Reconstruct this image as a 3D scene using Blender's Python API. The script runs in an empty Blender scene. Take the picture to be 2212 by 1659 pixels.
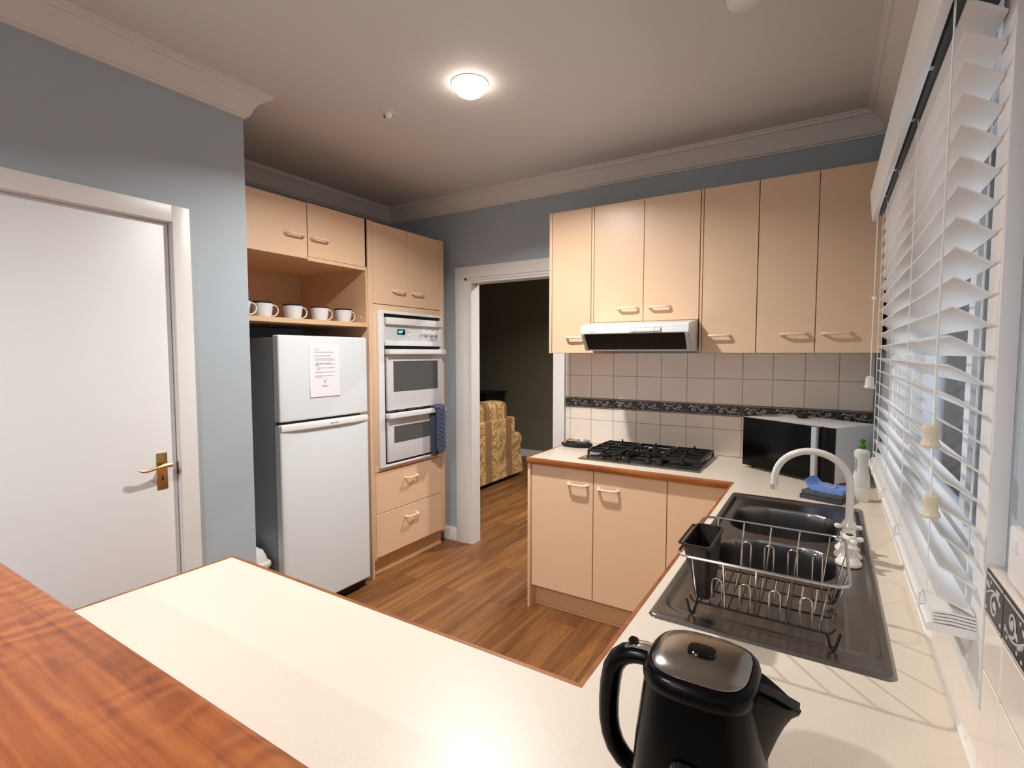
import bpy, bmesh, math, random
from mathutils import Vector, Matrix
random.seed(7)
sc = bpy.context.scene
COL = sc.collection
PI = math.pi

# ---------------------------------------------------------------- camera, world, exposure
cam_d = bpy.data.cameras.new('camera'); cam = bpy.data.objects.new('camera', cam_d); COL.objects.link(cam)
cam.location = (0, 0, 1.504)
cam.rotation_euler = (PI/2 - 0.0600, 0, 0.5553)
cam_d.sensor_width = 36.0; cam_d.lens = 36.0*1104.95/2212.0
cam_d.clip_start = 0.02; cam_d.clip_end = 100
sc.camera = cam
w = bpy.data.worlds.new('world'); sc.world = w; w.use_nodes = True
w.node_tree.nodes['Background'].inputs[0].default_value = (0.76, 0.84, 0.96, 1)
w.node_tree.nodes['Background'].inputs[1].default_value = 4.6
sc.view_settings.view_transform = 'Standard'; sc.view_settings.look = 'None'
sc.view_settings.exposure = 0.24; sc.view_settings.gamma = 1.0; sc.view_settings.use_curve_mapping = False
LAMP_MAIN = 14.0       # emission of the kitchen lamp's lens, domed to imitate its glare
LAMP_DINING = 20.0     # emission of the dining side downlights' lenses behind the camera
def lamp(name, loc, watts, size, spread, col=(1, .985, .955)):
    l = bpy.data.lights.new(name, 'AREA'); l.shape = 'DISK'; l.size = size; l.energy = watts; l.spread = math.radians(spread); l.color = col
    o = bpy.data.objects.new(name, l); COL.objects.link(o); o.location = loc; return o
lamp('kitchen_lamp_light', (-1.396, 1.895, 2.635), 31, .09, 150)
lamp('dining_lamp_light', (-1.25, -.75, 2.68), 32, .10, 150, (.97, .98, 1))
lamp('dining_lamp_light', (-1.25, -2.2, 2.68), 34, .10, 150, (.97, .98, 1))
lamp('living_fill_light', (-1.7, 4.3, 2.68), 46, .10, 150)  # added unseen fill, brightens the sofa and living room walls

# ---------------------------------------------------------------- materials
def lin(c):
    return tuple((x/12.92 if x <= .04045 else ((x+.055)/1.055)**2.4) for x in [v/255 for v in c]) + (1,)
M = {}
def mat(name, col, rough=.5, metal=0, spec=.5, noise=None, bump=None, emit=None, estr=0, coat=0):
    m = bpy.data.materials.new(name); m.use_nodes = True
    nt = m.node_tree; b = nt.nodes['Principled BSDF']
    c = lin(col) if max(col) > 1 else tuple(col)+(1,)
    b.inputs['Base Color'].default_value = c
    b.inputs['Roughness'].default_value = rough; b.inputs['Metallic'].default_value = metal
    b.inputs['Specular IOR Level'].default_value = spec
    b.inputs['Coat Weight'].default_value = coat
    tc = nt.nodes.new('ShaderNodeTexCoord')
    if noise:                      # (scale, amount)
        n = nt.nodes.new('ShaderNodeTexNoise'); n.inputs['Scale'].default_value = noise[0]; n.inputs['Detail'].default_value = 4
        nt.links.new(tc.outputs['Object'], n.inputs['Vector'])
        r = nt.nodes.new('ShaderNodeMapRange'); r.inputs[1].default_value = .3; r.inputs[2].default_value = .7
        r.inputs[3].default_value = 1-noise[1]; r.inputs[4].default_value = 1+noise[1]
        nt.links.new(n.outputs['Fac'], r.inputs[0])
        mx = nt.nodes.new('ShaderNodeMix'); mx.data_type = 'RGBA'; mx.blend_type = 'MULTIPLY'; mx.inputs[0].default_value = 1
        mx.inputs[6].default_value = c; nt.links.new(r.outputs[0], mx.inputs[7]); nt.links.new(mx.outputs[2], b.inputs['Base Color'])
    if bump:                       # (scale, strength)
        n2 = nt.nodes.new('ShaderNodeTexNoise'); n2.inputs['Scale'].default_value = bump[0]; n2.inputs['Detail'].default_value = 3
        nt.links.new(tc.outputs['Object'], n2.inputs['Vector'])
        bp = nt.nodes.new('ShaderNodeBump'); bp.inputs['Strength'].default_value = bump[1]; bp.inputs['Distance'].default_value = .002
        nt.links.new(n2.outputs['Fac'], bp.inputs['Height']); nt.links.new(bp.outputs[0], b.inputs['Normal'])
    if emit:
        b.inputs['Emission Color'].default_value = lin(emit); b.inputs['Emission Strength'].default_value = estr
    M[name] = m; return m

mat('wall_paint', (172, 183, 191), .6, bump=(220, .12), noise=(3, .02))
mat('outside_wall', (138, 136, 146), .8, noise=(2.5, .12))
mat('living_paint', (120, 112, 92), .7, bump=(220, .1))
mat('ceiling_paint', (218, 213, 208), .75, bump=(180, .08))
mat('cornice_paint', (224, 217, 211), .65)
mat('trim_white', (232, 229, 226), .35, noise=(4, .015))
mat('door_white', (236, 236, 237), .38, bump=(60, .04))
mat('laminate', (231, 196, 162), .33, noise=(260, .035))
mat('carcass', (220, 182, 144), .45, noise=(200, .03))
mat('kick', (210, 168, 124), .45, noise=(60, .05))
mat('handle_peach', (240, 212, 190), .3)
mat('counter', (225, 211, 193), .34, noise=(420, .05), spec=.5)
mat('tile', (243, 229, 215), .16, noise=(6, .03), spec=.5)
mat('grout', (176, 160, 146), .8)
mat('caulk', (240, 236, 230), .4)
mat('white_plastic', (236, 235, 232), .3)
mat('white_enamel', (232, 233, 233), .25, coat=.2)
mat('fridge_white', (224, 230, 234), .3, bump=(350, .06))
mat('fridge_grey', (150, 154, 156), .4, bump=(350, .06))
mat('panel_grey', (196, 196, 194), .3)
mat('black', (6, 6, 6), .35)
mat('kettle_black', (2, 2, 2), .26, spec=.16)
mat('mw_black', (4, 4, 4), .22, spec=.18)
mat('black_gloss', (5, 5, 6), .08)
mat('filter_black', (10, 11, 10), .38, spec=.25)
mat('black_matte', (14, 13, 13), .75)
mat('iron', (10, 10, 11), .42, bump=(300, .2))
mat('steel', (.46, .45, .44), .27, 1, bump=(900, .03))
mat('lid_steel', (.34, .32, .30), .2, 1)
mat('sink_steel', (.25, .245, .24), .27, 1, bump=(700, .06))
mat('chrome', (.72, .71, .70), .14, 1)
mat('wire', (.62, .60, .57), .2, 1)
mat('dark_coat', (22, 18, 16), .45)
mat('brown_plastic', (30, 22, 19), .38)
mat('brass', (.52, .34, .13), .28, 1, noise=(40, .1))
mat('ceramic', (226, 228, 230), .12, coat=.3)
mat('rim_navy', (24, 24, 40), .2)
mat('rim_red', (92, 20, 26), .2)
mat('blind_white', (236, 234, 230), .32, noise=(30, .01))
mat('cord', (238, 236, 230), .6)
mat('knob_cream', (226, 212, 186), .35, noise=(40, .05))
mat('clear_white', (214, 212, 200), .2)
mat('dark_grey', (70, 72, 74), .5)
mat('oven_glass', (92, 93, 93), .06, spec=.6)
mat('oven_white_glass', (216, 216, 218), .07, spec=.6)
mat('glyph_teal', (120, 230, 220), .4, emit=(110, 235, 225), estr=1.6)
mat('paper', (238, 236, 242), .7)
mat('ink', (150, 146, 158), .8)
mat('dark_ink', (66, 64, 64), .6)
mat('mitt_blue', (66, 76, 96), .85, noise=(70, .15), bump=(90, .5))
mat('cloth_blue', (112, 146, 214), .8, noise=(90, .08), bump=(120, .5))
mat('cloth_dark', (62, 62, 64), .85, noise=(60, .3), bump=(120, .4))
mat('cloth_grey', (84, 88, 92), .85, noise=(110, .35), bump=(120, .4))
mat('bottle_white', (226, 224, 220), .4, noise=(14, .02))
mat('label_clear', (150, 160, 132), .4, noise=(45, .3))
mat('pump_green', (58, 112, 26), .35)
mat('mw_white', (216, 214, 212), .35)
mat('mw_silver', (190, 190, 196), .35, .3)
mat('bowl_dark', (34, 24, 20), .4, noise=(50, .3))
mat('tan', (196, 158, 92), .5)
mat('grey_dish', (142, 142, 140), .3)
mat('scour', (120, 124, 128), .4, .6, bump=(200, .6))
mat('ivory_tap', (236, 230, 222), .18, coat=.4)
mat('socket', (236, 230, 228), .35)
mat('frame_dark', (40, 42, 46), .5)
mat('tv_edge', (150, 152, 150), .4)
mat('soot', (58, 54, 48), .35, .6)
mat('brown_dark', (92, 66, 56), .5)
mat('alu_white', (220, 224, 230), .4)
mat('lamp_glow', (255, 250, 244), .5, emit=(255, 240, 226), estr=LAMP_MAIN)
mat('dining_glow', (255, 250, 244), .5, emit=(255, 238, 222), estr=LAMP_DINING)
mat('band_back', (50, 46, 44), .35, noise=(60, .25))
mat('band_light', (196, 188, 182), .28, noise=(60, .12))

def glass_mat():
    m = bpy.data.materials.new('window_glass'); m.use_nodes = True; nt = m.node_tree
    nt.nodes.remove(nt.nodes['Principled BSDF']); out = nt.nodes['Material Output']
    t = nt.nodes.new('ShaderNodeBsdfTransparent'); g = nt.nodes.new('ShaderNodeBsdfGlossy'); g.inputs['Roughness'].default_value = .01
    f = nt.nodes.new('ShaderNodeFresnel'); f.inputs[0].default_value = 1.3
    mx = nt.nodes.new('ShaderNodeMixShader')
    nt.links.new(f.outputs[0], mx.inputs[0]); nt.links.new(t.outputs[0], mx.inputs[1]); nt.links.new(g.outputs[0], mx.inputs[2])
    nt.links.new(mx.outputs[0], out.inputs[0]); M['window_glass'] = m
glass_mat()

def wood_mat(name, cols, scale_along, axis, plank=None, rough=.4, contrast=1.0, ring=False, cross=14, spec=.5):
    """procedural timber: stretched noise + optional planks via brick texture"""
    m = bpy.data.materials.new(name); m.use_nodes = True; nt = m.node_tree; b = nt.nodes['Principled BSDF']
    L = nt.links.new; N = nt.nodes.new
    tc = N('ShaderNodeTexCoord'); mp = N('ShaderNodeMapping'); L(tc.outputs['Object'], mp.inputs[0])
    if axis == 'y': mp.inputs['Rotation'].default_value = (0, 0, PI/2)
    st = N('ShaderNodeMapping'); st.inputs['Scale'].default_value = (scale_along, cross, cross)
    src = mp.outputs[0]
    if plank:
        br = N('ShaderNodeTexBrick'); br.offset = .37; br.inputs['Scale'].default_value = 1
        br.inputs['Brick Width'].default_value = plank[0]; br.inputs['Row Height'].default_value = plank[1]
        br.inputs['Mortar Size'].default_value = .0012; br.inputs['Mortar Smooth'].default_value = .2
        br.inputs['Color1'].default_value = (0, 0, 0, 1); br.inputs['Color2'].default_value = (1, 1, 1, 1); br.inputs['Mortar'].default_value = (.5, .5, .5, 1)
        L(mp.outputs[0], br.inputs['Vector'])
        ad = N('ShaderNodeVectorMath'); ad.operation = 'MULTIPLY_ADD'; ad.inputs[1].default_value = (7.3, 3.1, 5.7)
        L(br.outputs['Color'], ad.inputs[0]); L(mp.outputs[0], ad.inputs[2]); src = ad.outputs[0]
    L(src, st.inputs[0])
    n = N('ShaderNodeTexNoise'); n.inputs['Scale'].default_value = 1.0; n.inputs['Detail'].default_value = 7; n.inputs['Roughness'].default_value = .62; n.inputs['Distortion'].default_value = .9
    L(st.outputs[0], n.inputs['Vector'])
    fine = N('ShaderNodeMapping'); fine.inputs['Scale'].default_value = (scale_along*3, 120, 120); L(src, fine.inputs[0])
    n2 = N('ShaderNodeTexNoise'); n2.inputs['Scale'].default_value = 1; n2.inputs['Detail'].default_value = 5; L(fine.outputs[0], n2.inputs['Vector'])
    mixf = N('ShaderNodeMix'); mixf.data_type = 'FLOAT'; mixf.inputs[0].default_value = .22
    L(n.outputs['Fac'], mixf.inputs[2]); L(n2.outputs['Fac'], mixf.inputs[3])
    fac = mixf.outputs[0]
    if ring:      # curly figure across the grain
        wv = N('ShaderNodeTexWave'); wv.wave_type = 'BANDS'; wv.bands_direction = 'X'; wv.inputs['Scale'].default_value = 7.5
        wv.inputs['Distortion'].default_value = 9; wv.inputs['Detail'].default_value = 3; wv.inputs['Detail Scale'].default_value = 1.6
        L(mp.outputs[0], wv.inputs['Vector'])
        mk = N('ShaderNodeTexNoise'); mk.inputs['Scale'].default_value = 3.4; L(mp.outputs[0], mk.inputs['Vector'])
        mkr = N('ShaderNodeMapRange'); mkr.inputs[1].default_value = .45; mkr.inputs[2].default_value = .75; mkr.inputs[3].default_value = 0; mkr.inputs[4].default_value = .24
        L(mk.outputs['Fac'], mkr.inputs[0])
        mr = N('ShaderNodeMix'); mr.data_type = 'FLOAT'; L(mkr.outputs[0], mr.inputs[0]); L(fac, mr.inputs[2]); L(wv.outputs['Fac'], mr.inputs[3]); fac = mr.outputs[0]
    cr = N('ShaderNodeValToRGB'); e = cr.color_ramp.elements
    e[0].position = .5-.22*contrast; e[0].color = lin(cols[0]); e[1].position = .5+.22*contrast; e[1].color = lin(cols[2])
    k = e.new(.5); k.color = lin(cols[1]); L(fac, cr.inputs[0])
    outc = cr.outputs[0]
    if plank:
        hv = N('ShaderNodeHueSaturation'); vr = N('ShaderNodeMapRange'); vr.inputs[3].default_value = .78; vr.inputs[4].default_value = 1.15
        L(br.outputs['Color'], vr.inputs[0]); L(vr.outputs[0], hv.inputs['Value']); L(outc, hv.inputs['Color'])
        mm = N('ShaderNodeMix'); mm.data_type = 'RGBA'; L(br.outputs['Fac'], mm.inputs[0]); L(hv.outputs[0], mm.inputs[6]); mm.inputs[7].default_value = lin((70, 42, 22)); outc = mm.outputs[2]
    L(outc, b.inputs['Base Color']); b.inputs['Roughness'].default_value = rough; b.inputs['Specular IOR Level'].default_value = spec
    bp = N('ShaderNodeBump'); bp.inputs['Strength'].default_value = .08; bp.inputs['Distance'].default_value = .002; L(n2.outputs['Fac'], bp.inputs['Height']); L(bp.outputs[0], b.inputs['Normal'])
    M[name] = m
wood_mat('floor_wood', [(76, 46, 25), (122, 78, 42), (162, 112, 64)], 1.1, 'y', (1.25, .19), .42, 1.15)
wood_mat('bar_wood', [(98, 48, 22), (158, 84, 40), (188, 114, 60)], 2.6, 'x', None, .34, .95, True, 30, .3)
wood_mat('edge_wood', [(100, 50, 22), (150, 84, 38), (186, 116, 60)], 2.2, 'x', None, .35)

def sofa_mat():
    m = bpy.data.materials.new('damask'); m.use_nodes = True; nt = m.node_tree; b = nt.nodes['Principled BSDF']
    L = nt.links.new; N = nt.nodes.new
    tc = N('ShaderNodeTexCoord'); sx = N('ShaderNodeSeparateXYZ'); L(tc.outputs['Object'], sx.inputs[0])
    vo = N('ShaderNodeTexNoise'); vo.inputs['Scale'].default_value = 4.6; vo.inputs['Detail'].default_value = 1; vo.inputs['Distortion'].default_value = 3.2
    L(tc.outputs['Object'], vo.inputs['Vector'])
    r = N('ShaderNodeValToRGB'); e = r.color_ramp.elements
    e[0].position = .42; e[0].color = lin((208, 170, 112)); e[1].position = .62; e[1].color = lin((214, 184, 126))
    k = e.new(.5); k.color = lin((160, 114, 64)); k2 = e.new(.55); k2.color = lin((168, 122, 72)); L(vo.outputs['Fac'], r.inputs[0])
    mu = N('ShaderNodeMath'); mu.operation = 'MULTIPLY'; mu.inputs[1].default_value = 1/.42; L(sx.outputs['Y'], mu.inputs[0])
    fr = N('ShaderNodeMath'); fr.operation = 'FRACT'; L(mu.outputs[0], fr.inputs[0])
    lt = N('ShaderNodeMath'); lt.operation = 'LESS_THAN'; lt.inputs[1].default_value = .3; L(fr.outputs[0], lt.inputs[0])
    mx = N('ShaderNodeMix'); mx.data_type = 'RGBA'; L(lt.outputs[0], mx.inputs[0]); L(r.outputs[0], mx.inputs[6]); mx.inputs[7].default_value = lin((150, 108, 70))
    L(mx.outputs[2], b.inputs['Base Color']); b.inputs['Roughness'].default_value = .9; M['damask'] = m
sofa_mat()

# ---------------------------------------------------------------- mesh helpers
OFF = {}
class MB:
    def __init__(s): s.bm = bmesh.new()
    def box(s, x0, x1, y0, y1, z0, z1, bev=0, seg=2):
        v = [s.bm.verts.new((x, y, z)) for x in (x0, x1) for y in (y0, y1) for z in (z0, z1)]
        f = [s.bm.faces.new([v[i] for i in q]) for q in ((0,1,3,2),(4,6,7,5),(0,4,5,1),(2,3,7,6),(0,2,6,4),(1,5,7,3))]
        bmesh.ops.recalc_face_normals(s.bm, faces=f)
        if bev:
            es = list({e for q in f for e in q.edges})
            bmesh.ops.bevel(s.bm, geom=es, offset=bev, segments=seg, affect='EDGES', profile=.6)
        return s
    def prism(s, pts, axis, a, b, bev=0):
        """2-D polygon extruded along axis from a to b; pts in the two other axes (x,y,z order)"""
        def P(p, t):
            return (t, p[0], p[1]) if axis == 'x' else (p[0], t, p[1]) if axis == 'y' else (p[0], p[1], t)
        A = [s.bm.verts.new(P(p, a)) for p in pts]; B = [s.bm.verts.new(P(p, b)) for p in pts]; n = len(pts)
        f = [s.bm.faces.new(A), s.bm.faces.new(B)] + [s.bm.faces.new((A[i], A[(i+1) % n], B[(i+1) % n], B[i])) for i in range(n)]
        bmesh.ops.recalc_face_normals(s.bm, faces=f)
        if bev:
            bmesh.ops.bevel(s.bm, geom=list({e for q in f for e in q.edges}), offset=bev, segments=2, affect='EDGES', profile=.6)
        return s
    def lathe(s, prof, c=(0,0,0), n=28, ax='z', sx=1, sy=1):
        """prof = [(r, h)...]"""
        rings = []
        for r, h in prof:
            ring = []
            for i in range(n):
                a = 2*PI*i/n; p = (r*math.cos(a)*sx, r*math.sin(a)*sy, h)
                if ax == 'x': p = (p[2], p[0], p[1])
                if ax == 'y': p = (p[0], p[2], p[1])
                ring.append(s.bm.verts.new((c[0]+p[0], c[1]+p[1], c[2]+p[2])))
            rings.append(ring)
        fs = []
        for A, B in zip(rings, rings[1:]):
            for i in range(n): fs.append(s.bm.faces.new((A[i], A[(i+1) % n], B[(i+1) % n], B[i])))
        if prof[0][0] > 1e-6: fs.append(s.bm.faces.new(rings[0]))
        if prof[-1][0] > 1e-6: fs.append(s.bm.faces.new(rings[-1]))
        bmesh.ops.remove_doubles(s.bm, verts=[v for r in (rings[0], rings[-1]) for v in r], dist=1e-7)
        bmesh.ops.recalc_face_normals(s.bm, faces=[f for f in fs if f.is_valid])
        return s
    def cyl(s, c, r, h, ax='z', n=20, r2=None):
        return s.lathe([(r, 0), (r if r2 is None else r2, h)], c, n, ax)
    def tube(s, pts, r, n=8, closed=False, flat=1.0, radii=None):
        P = [Vector(p) for p in pts]; k = len(P); T = []
        for i in range(k):
            a = P[i-1] if (closed or i > 0) else P[i]; b = P[(i+1) % k] if (closed or i < k-1) else P[i]
            T.append((b-a).normalized())
        up = Vector((0,0,1)) if abs(T[0].z) < .9 else Vector((0,1,0))
        nrm = (up - T[0]*up.dot(T[0])).normalized(); rings = []
        for i in range(k):
            nrm = (nrm - T[i]*nrm.dot(T[i])).normalized(); bi = T[i].cross(nrm); rr = radii[i] if radii else r
            rings.append([s.bm.verts.new(P[i] + nrm*rr*flat*math.cos(2*PI*j/n) + bi*rr*math.sin(2*PI*j/n)) for j in range(n)])
        fs = []
        for i in range(k if closed else k-1):
            A, B = rings[i], rings[(i+1) % k]
            for j in range(n): fs.append(s.bm.faces.new((A[j], A[(j+1) % n], B[(j+1) % n], B[j])))
        if not closed: fs += [s.bm.faces.new(rings[0]), s.bm.faces.new(rings[-1])]
        bmesh.ops.recalc_face_normals(s.bm, faces=fs); return s
    def loft(s, rings, cap=True, closed=True):
        R = [[s.bm.verts.new(p) for p in r] for r in rings]; fs = []; n = len(R[0])
        for A, B in zip(R, R[1:]):
            for j in range(n if closed else n-1): fs.append(s.bm.faces.new((A[j], A[(j+1) % n], B[(j+1) % n], B[j])))
        if cap: fs += [s.bm.faces.new(R[0]), s.bm.faces.new(R[-1])]
        bmesh.ops.recalc_face_normals(s.bm, faces=fs); return s
    def ball(s, c, r, sx=1, sy=1, sz=1, sub=2):
        q = bmesh.ops.create_icosphere(s.bm, subdivisions=sub, radius=r)
        for v in q['verts']: v.co = (c[0]+v.co.x*sx, c[1]+v.co.y*sy, c[2]+v.co.z*sz)
        return s
    def build(s, name, m, parent=None, smooth=True, world=True, ang=35):
        me = bpy.data.meshes.new(name); s.bm.to_mesh(me); s.bm.free()
        off = OFF.get(parent.name, Vector()) if parent else Vector()
        if world and parent: me.transform(Matrix.Translation(-off))
        me.materials.append(M[m] if isinstance(m, str) else m)
        o = bpy.data.objects.new(name, me); COL.objects.link(o)
        if parent: o.parent = parent; OFF[o.name] = off if world else Vector()
        else: OFF[o.name] = Vector()
        if smooth:
            me.polygons.foreach_set('use_smooth', [True]*len(me.polygons))
            me.set_sharp_from_angle(angle=math.radians(ang))
        return o
def tag(o, label, cat, group=None):
    o['label'] = label; o['category'] = cat
    if group: o['group'] = group
    return o
def thing(name, label, cat, loc=(0,0,0), rot=0, group=None):
    o = bpy.data.objects.new(name, None); COL.objects.link(o); o.location = loc; o.rotation_euler = (0,0,rot)
    o.empty_display_size = .05; OFF[o.name] = Vector(loc)
    return tag(o, label, cat, group)
def struct(o): o['kind'] = 'structure'; return o
def sb(name, m, *bx, bev=0):
    b = MB()
    for q in bx: b.box(*q, bev=bev)
    return struct(b.build(name, m))
def rrect(x0, x1, y0, y1, r, n=6):
    out = []
    for cx, cy, a0 in ((x1-r, y1-r, 0), (x0+r, y1-r, PI/2), (x0+r, y0+r, PI), (x1-r, y0+r, 3*PI/2)):
        for i in range(n+1):
            a = a0 + PI/2*i/n; out.append((cx+r*math.cos(a), cy+r*math.sin(a)))
    return out
def text_mesh(body, size, loc, rot, m, name, parent, align='CENTER', depth=.0006):
    cu = bpy.data.curves.new(name, 'FONT'); cu.body = body; cu.size = size; cu.extrude = depth; cu.align_x = align; cu.align_y = 'CENTER'
    ob = bpy.data.objects.new(name+'_tmp', cu); COL.objects.link(ob)
    dg = bpy.context.evaluated_depsgraph_get(); me = bpy.data.meshes.new_from_object(ob.evaluated_get(dg)); bpy.data.objects.remove(ob)
    me.transform(Matrix.Translation(loc) @ rot.to_matrix().to_4x4()); me.transform(Matrix.Translation(-OFF[parent.name]))
    me.materials.clear(); me.materials.append(M[m]); o = bpy.data.objects.new(name, me); COL.objects.link(o); o.parent = parent; OFF[o.name] = OFF[parent.name]
    return o

# ---------------------------------------------------------------- room dimensions
ZC = 2.70                       # ceiling
XD = -2.344                     # wall with the white door
XL = -3.20                      # recess wall behind the fridge
YB = 3.195                      # back wall
XR = 0.218                      # window wall
YE = 1.415                      # end of the door wall
YF = -3.0                       # wall behind the camera

# ---------------------------------------------------------------- shell
sb('floor', 'floor_wood', (-6.2, 1.0, -3.2, 6.7, -.05, 0))
sb('ceiling', 'ceiling_paint', (-6.2, .6, -3.2, 6.7, ZC, ZC+.06))
sb('wall_left', 'wall_paint', (XD-.12, XD, YF, .25, 0, ZC), (XD-.12, XD, 1.10, YE, 0, ZC), (XD-.12, XD, .25, 1.10, 2.055, ZC), (XL, XD-.12, YE-.1, YE, 0, ZC))
sb('wall_recess', 'wall_paint', (XL-.1, XL, YE-.1, YB+.1, 0, ZC))
sb('wall_back', 'wall_paint', (XL, -2.36, YB, YB+.1, 0, ZC), (-1.63, XR+.1, YB, YB+.1, 0, ZC), (-2.36, -1.63, YB, YB+.1, 2.05, ZC))
WY0, WY1, WZ0, WZ1 = 1.03, 2.33, 1.03, 2.04
sb('wall_right', 'wall_paint', (XR, XR+.14, YF, WY0, 0, ZC), (XR, XR+.14, WY1, YB, 0, ZC), (XR, XR+.14, WY0, WY1, 0, WZ0), (XR, XR+.14, WY0, WY1, WZ1, ZC))
sb('wall_outside', 'outside_wall', (2.6, 2.75, -3, 9, 0, 2.3))
sb('wall_front', 'wall_paint', (-2.6, .4, YF-.1, YF, 0, ZC))
sb('wall_living', 'living_paint', (-6.1, 1.0, 6.42, 6.52, 0, ZC), (-5.5, -5.4, YB+.1, 6.42, 0, ZC), (-5.4, XL-.1, YB, YB+.1, 0, ZC), (.9, 1.0, YB+.1, 6.42, 0, ZC), (XR+.14, .9, YB, YB+.1, 0, ZC))
sb('baseboard_living', 'trim_white', (-5.4, .9, 6.405, 6.42, 0, .1))
sb('baseboard_back', 'trim_white', (-3.19, -2.495, YB-.014, YB, 0, .105), bev=.004)
sb('baseboard_left', 'trim_white', (XD, XD+.014, 1.16, YE, 0, .1), (XD, XD+.014, YF, .17, 0, .1))

# cornice swept along the walls with mitred corners
def sweep(name, m, prof, path, z):
    n = len(path); rings = []
    for i in range(n):
        d = []
        if i > 0: d.append((Vector(path[i])-Vector(path[i-1])).normalized())
        if i < n-1: d.append((Vector(path[i+1])-Vector(path[i])).normalized())
        nr = [Vector((q.y, -q.x)) for q in d]
        if len(nr) == 2: mt = (nr[0]+nr[1]); mt = mt*(2/mt.length_squared)
        else: mt = nr[0]
        rings.append([(path[i][0]+mt.x*a, path[i][1]+mt.y*a, z-h) for a, h in prof])
    return struct(MB().loft(rings).build(name, m, ang=28))
CP = [(0, 0), (0, .112), (.009, .112), (.011, .104), (.020, .100), (.026, .086), (.036, .062), (.050, .042), (.066, .031), (.070, .024), (.082, .023), (.087, .018), (.088, .009), (.095, .008), (.097, 0)]
sweep('trim_1', 'cornice_paint', CP, [(XD, YF), (XD, YE), (XL, YE), (XL, YB), (XR, YB), (XR, YF)], ZC)

# white door with its frame in the left wall
def arch(name, bxs, bev=.004): return sb(name, 'trim_white', *bxs, bev=bev)
arch('trim_2', [(XD, XD+.016, 1.088, 1.157, 0, 2.115), (XD, XD+.016, .193, .262, 0, 2.115), (XD, XD+.016, .262, 1.088, 2.046, 2.115),
                (XD-.12, XD+.004, 1.085, 1.10, 0, 2.055), (XD-.12, XD+.004, .25, .265, 0, 2.055), (XD-.12, XD+.004, .265, 1.085, 2.043, 2.055)], .003)
dr = thing('door_1', 'white flush door in the blue grey wall with brass lever handle', 'door', (XD-.03, .675, 0)); dr['kind'] = 'structure'
MB().box(XD-.050, XD-.012, .268, 1.081, .008, 2.039, .002).build('door_leaf', 'door_white', dr)
pl = MB().box(XD-.012, XD-.009, 1.004, 1.044, .937, 1.089, .001)
for yy in (1.010, 1.038):
    for zz in (.944, 1.082): pl.cyl((XD-.009, yy, zz), .003, .0012, 'x', 10)
hp = pl.build('handle_plate', 'brass', dr); 
MB().prism([(1.0205, .974), (1.0275, .974), (1.0265, .985), (1.028, .989), (1.024, .994), (1.020, .989), (1.0215, .985)], 'x', XD-.009, XD-.0082).build('keyhole', 'black', hp)
lv = MB().cyl((XD-.009, 1.026, 1.040), .011, .012, 'x', 18).cyl((XD+.003, 1.026, 1.040), .0085, .024, 'x', 16)
lv.tube([(XD+.026, 1.044, 1.041), (XD+.029, 1.02, 1.041), (XD+.031, .985, 1.036), (XD+.029, .955, 1.030), (XD+.027, .935, 1.032), (XD+.027, .925, 1.037)], .006, 10, radii=[.010, .009, .006, .0065, .006, .0035])
lv.build('lever', 'brass', hp)
MB().box(XD-.046, XD-.004, 1.0815, 1.0845, .99, 1.042).build('strike_plate', 'brown_dark', dr)

# doorway to the living room
b = MB()
for q in ((-2.492, -2.405, YB-.018, YB, 0, 2.0775), (-2.492, -1.547, YB-.018, YB, 2.078, 2.165), (-1.635, -1.547, YB-.018, YB, 0, 2.0775)): b.box(*q, bev=.003)
for q in ((-2.41, -2.385, YB-.010, YB, 0, 2.082), (-2.41, -1.62, YB-.010, YB, 2.058, 2.083)): b.box(*q, bev=.003)
struct(b.build('trim_3', 'trim_white'))
sb('trim_4', 'trim_white', (-2.39, -2.349, YB-.004, YB+.105, 0, 2.06), (-2.349, -1.64, YB-.004, YB+.035, 2.04, 2.06), (-2.349, -1.64, YB+.075, YB+.105, 2.04, 2.06))
sd = thing('door_2', 'edge of the sliding door parked in the wall beside the tiles', 'door', (-1.62, YB+.055, 0)); sd['kind'] = 'structure'
MB().box(-1.64, -1.60, YB-.006, YB+.072, .005, 2.06, .002).build('door_leaf', 'door_white', sd)
pu = MB().prism(rrect(-1.6235, -1.604, .975, 1.095, .008), 'y', YB-.0085, YB-.0055); pu.build('recessed_pull', 'black', sd)
MB().box(-1.618, -1.610, YB-.011, YB-.008, .985, 1.0, .001).build('latch', 'brass', sd)

# window in the right wall
wn = thing('window_1', 'window behind the white venetian blind over the sink', 'window', (XR+.1, 1.68, 1.03)); wn['kind'] = 'structure'
GX = .315
b = MB()
for q in ((GX-.03, GX+.03, WY0, WY0+.045, WZ0, WZ1), (GX-.03, GX+.03, WY1-.045, WY1, WZ0, WZ1), (GX-.03, GX+.03, WY0, WY1, WZ0, WZ0+.045), (GX-.03, GX+.03, WY0, WY1, WZ1-.045, WZ1),
          (GX-.02, GX+.02, 1.655, 1.715, WZ0, WZ1)): b.box(*q, bev=.003)
b.build('window_frame', 'alu_white', wn)
MB().box(GX-.003, GX+.003, WY0+.045, 1.655, WZ0+.045, WZ1-.045).build('pane', 'window_glass', wn)
MB().box(GX-.003, GX+.003, 1.715, WY1-.045, WZ0+.045, WZ1-.045).build('pane', 'window_glass', wn)
MB().box(GX+.012, GX+.03, 1.50, 1.655, WZ0+.045, WZ1-.045).build('dark_stile', 'frame_dark', wn)
b = MB()
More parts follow.
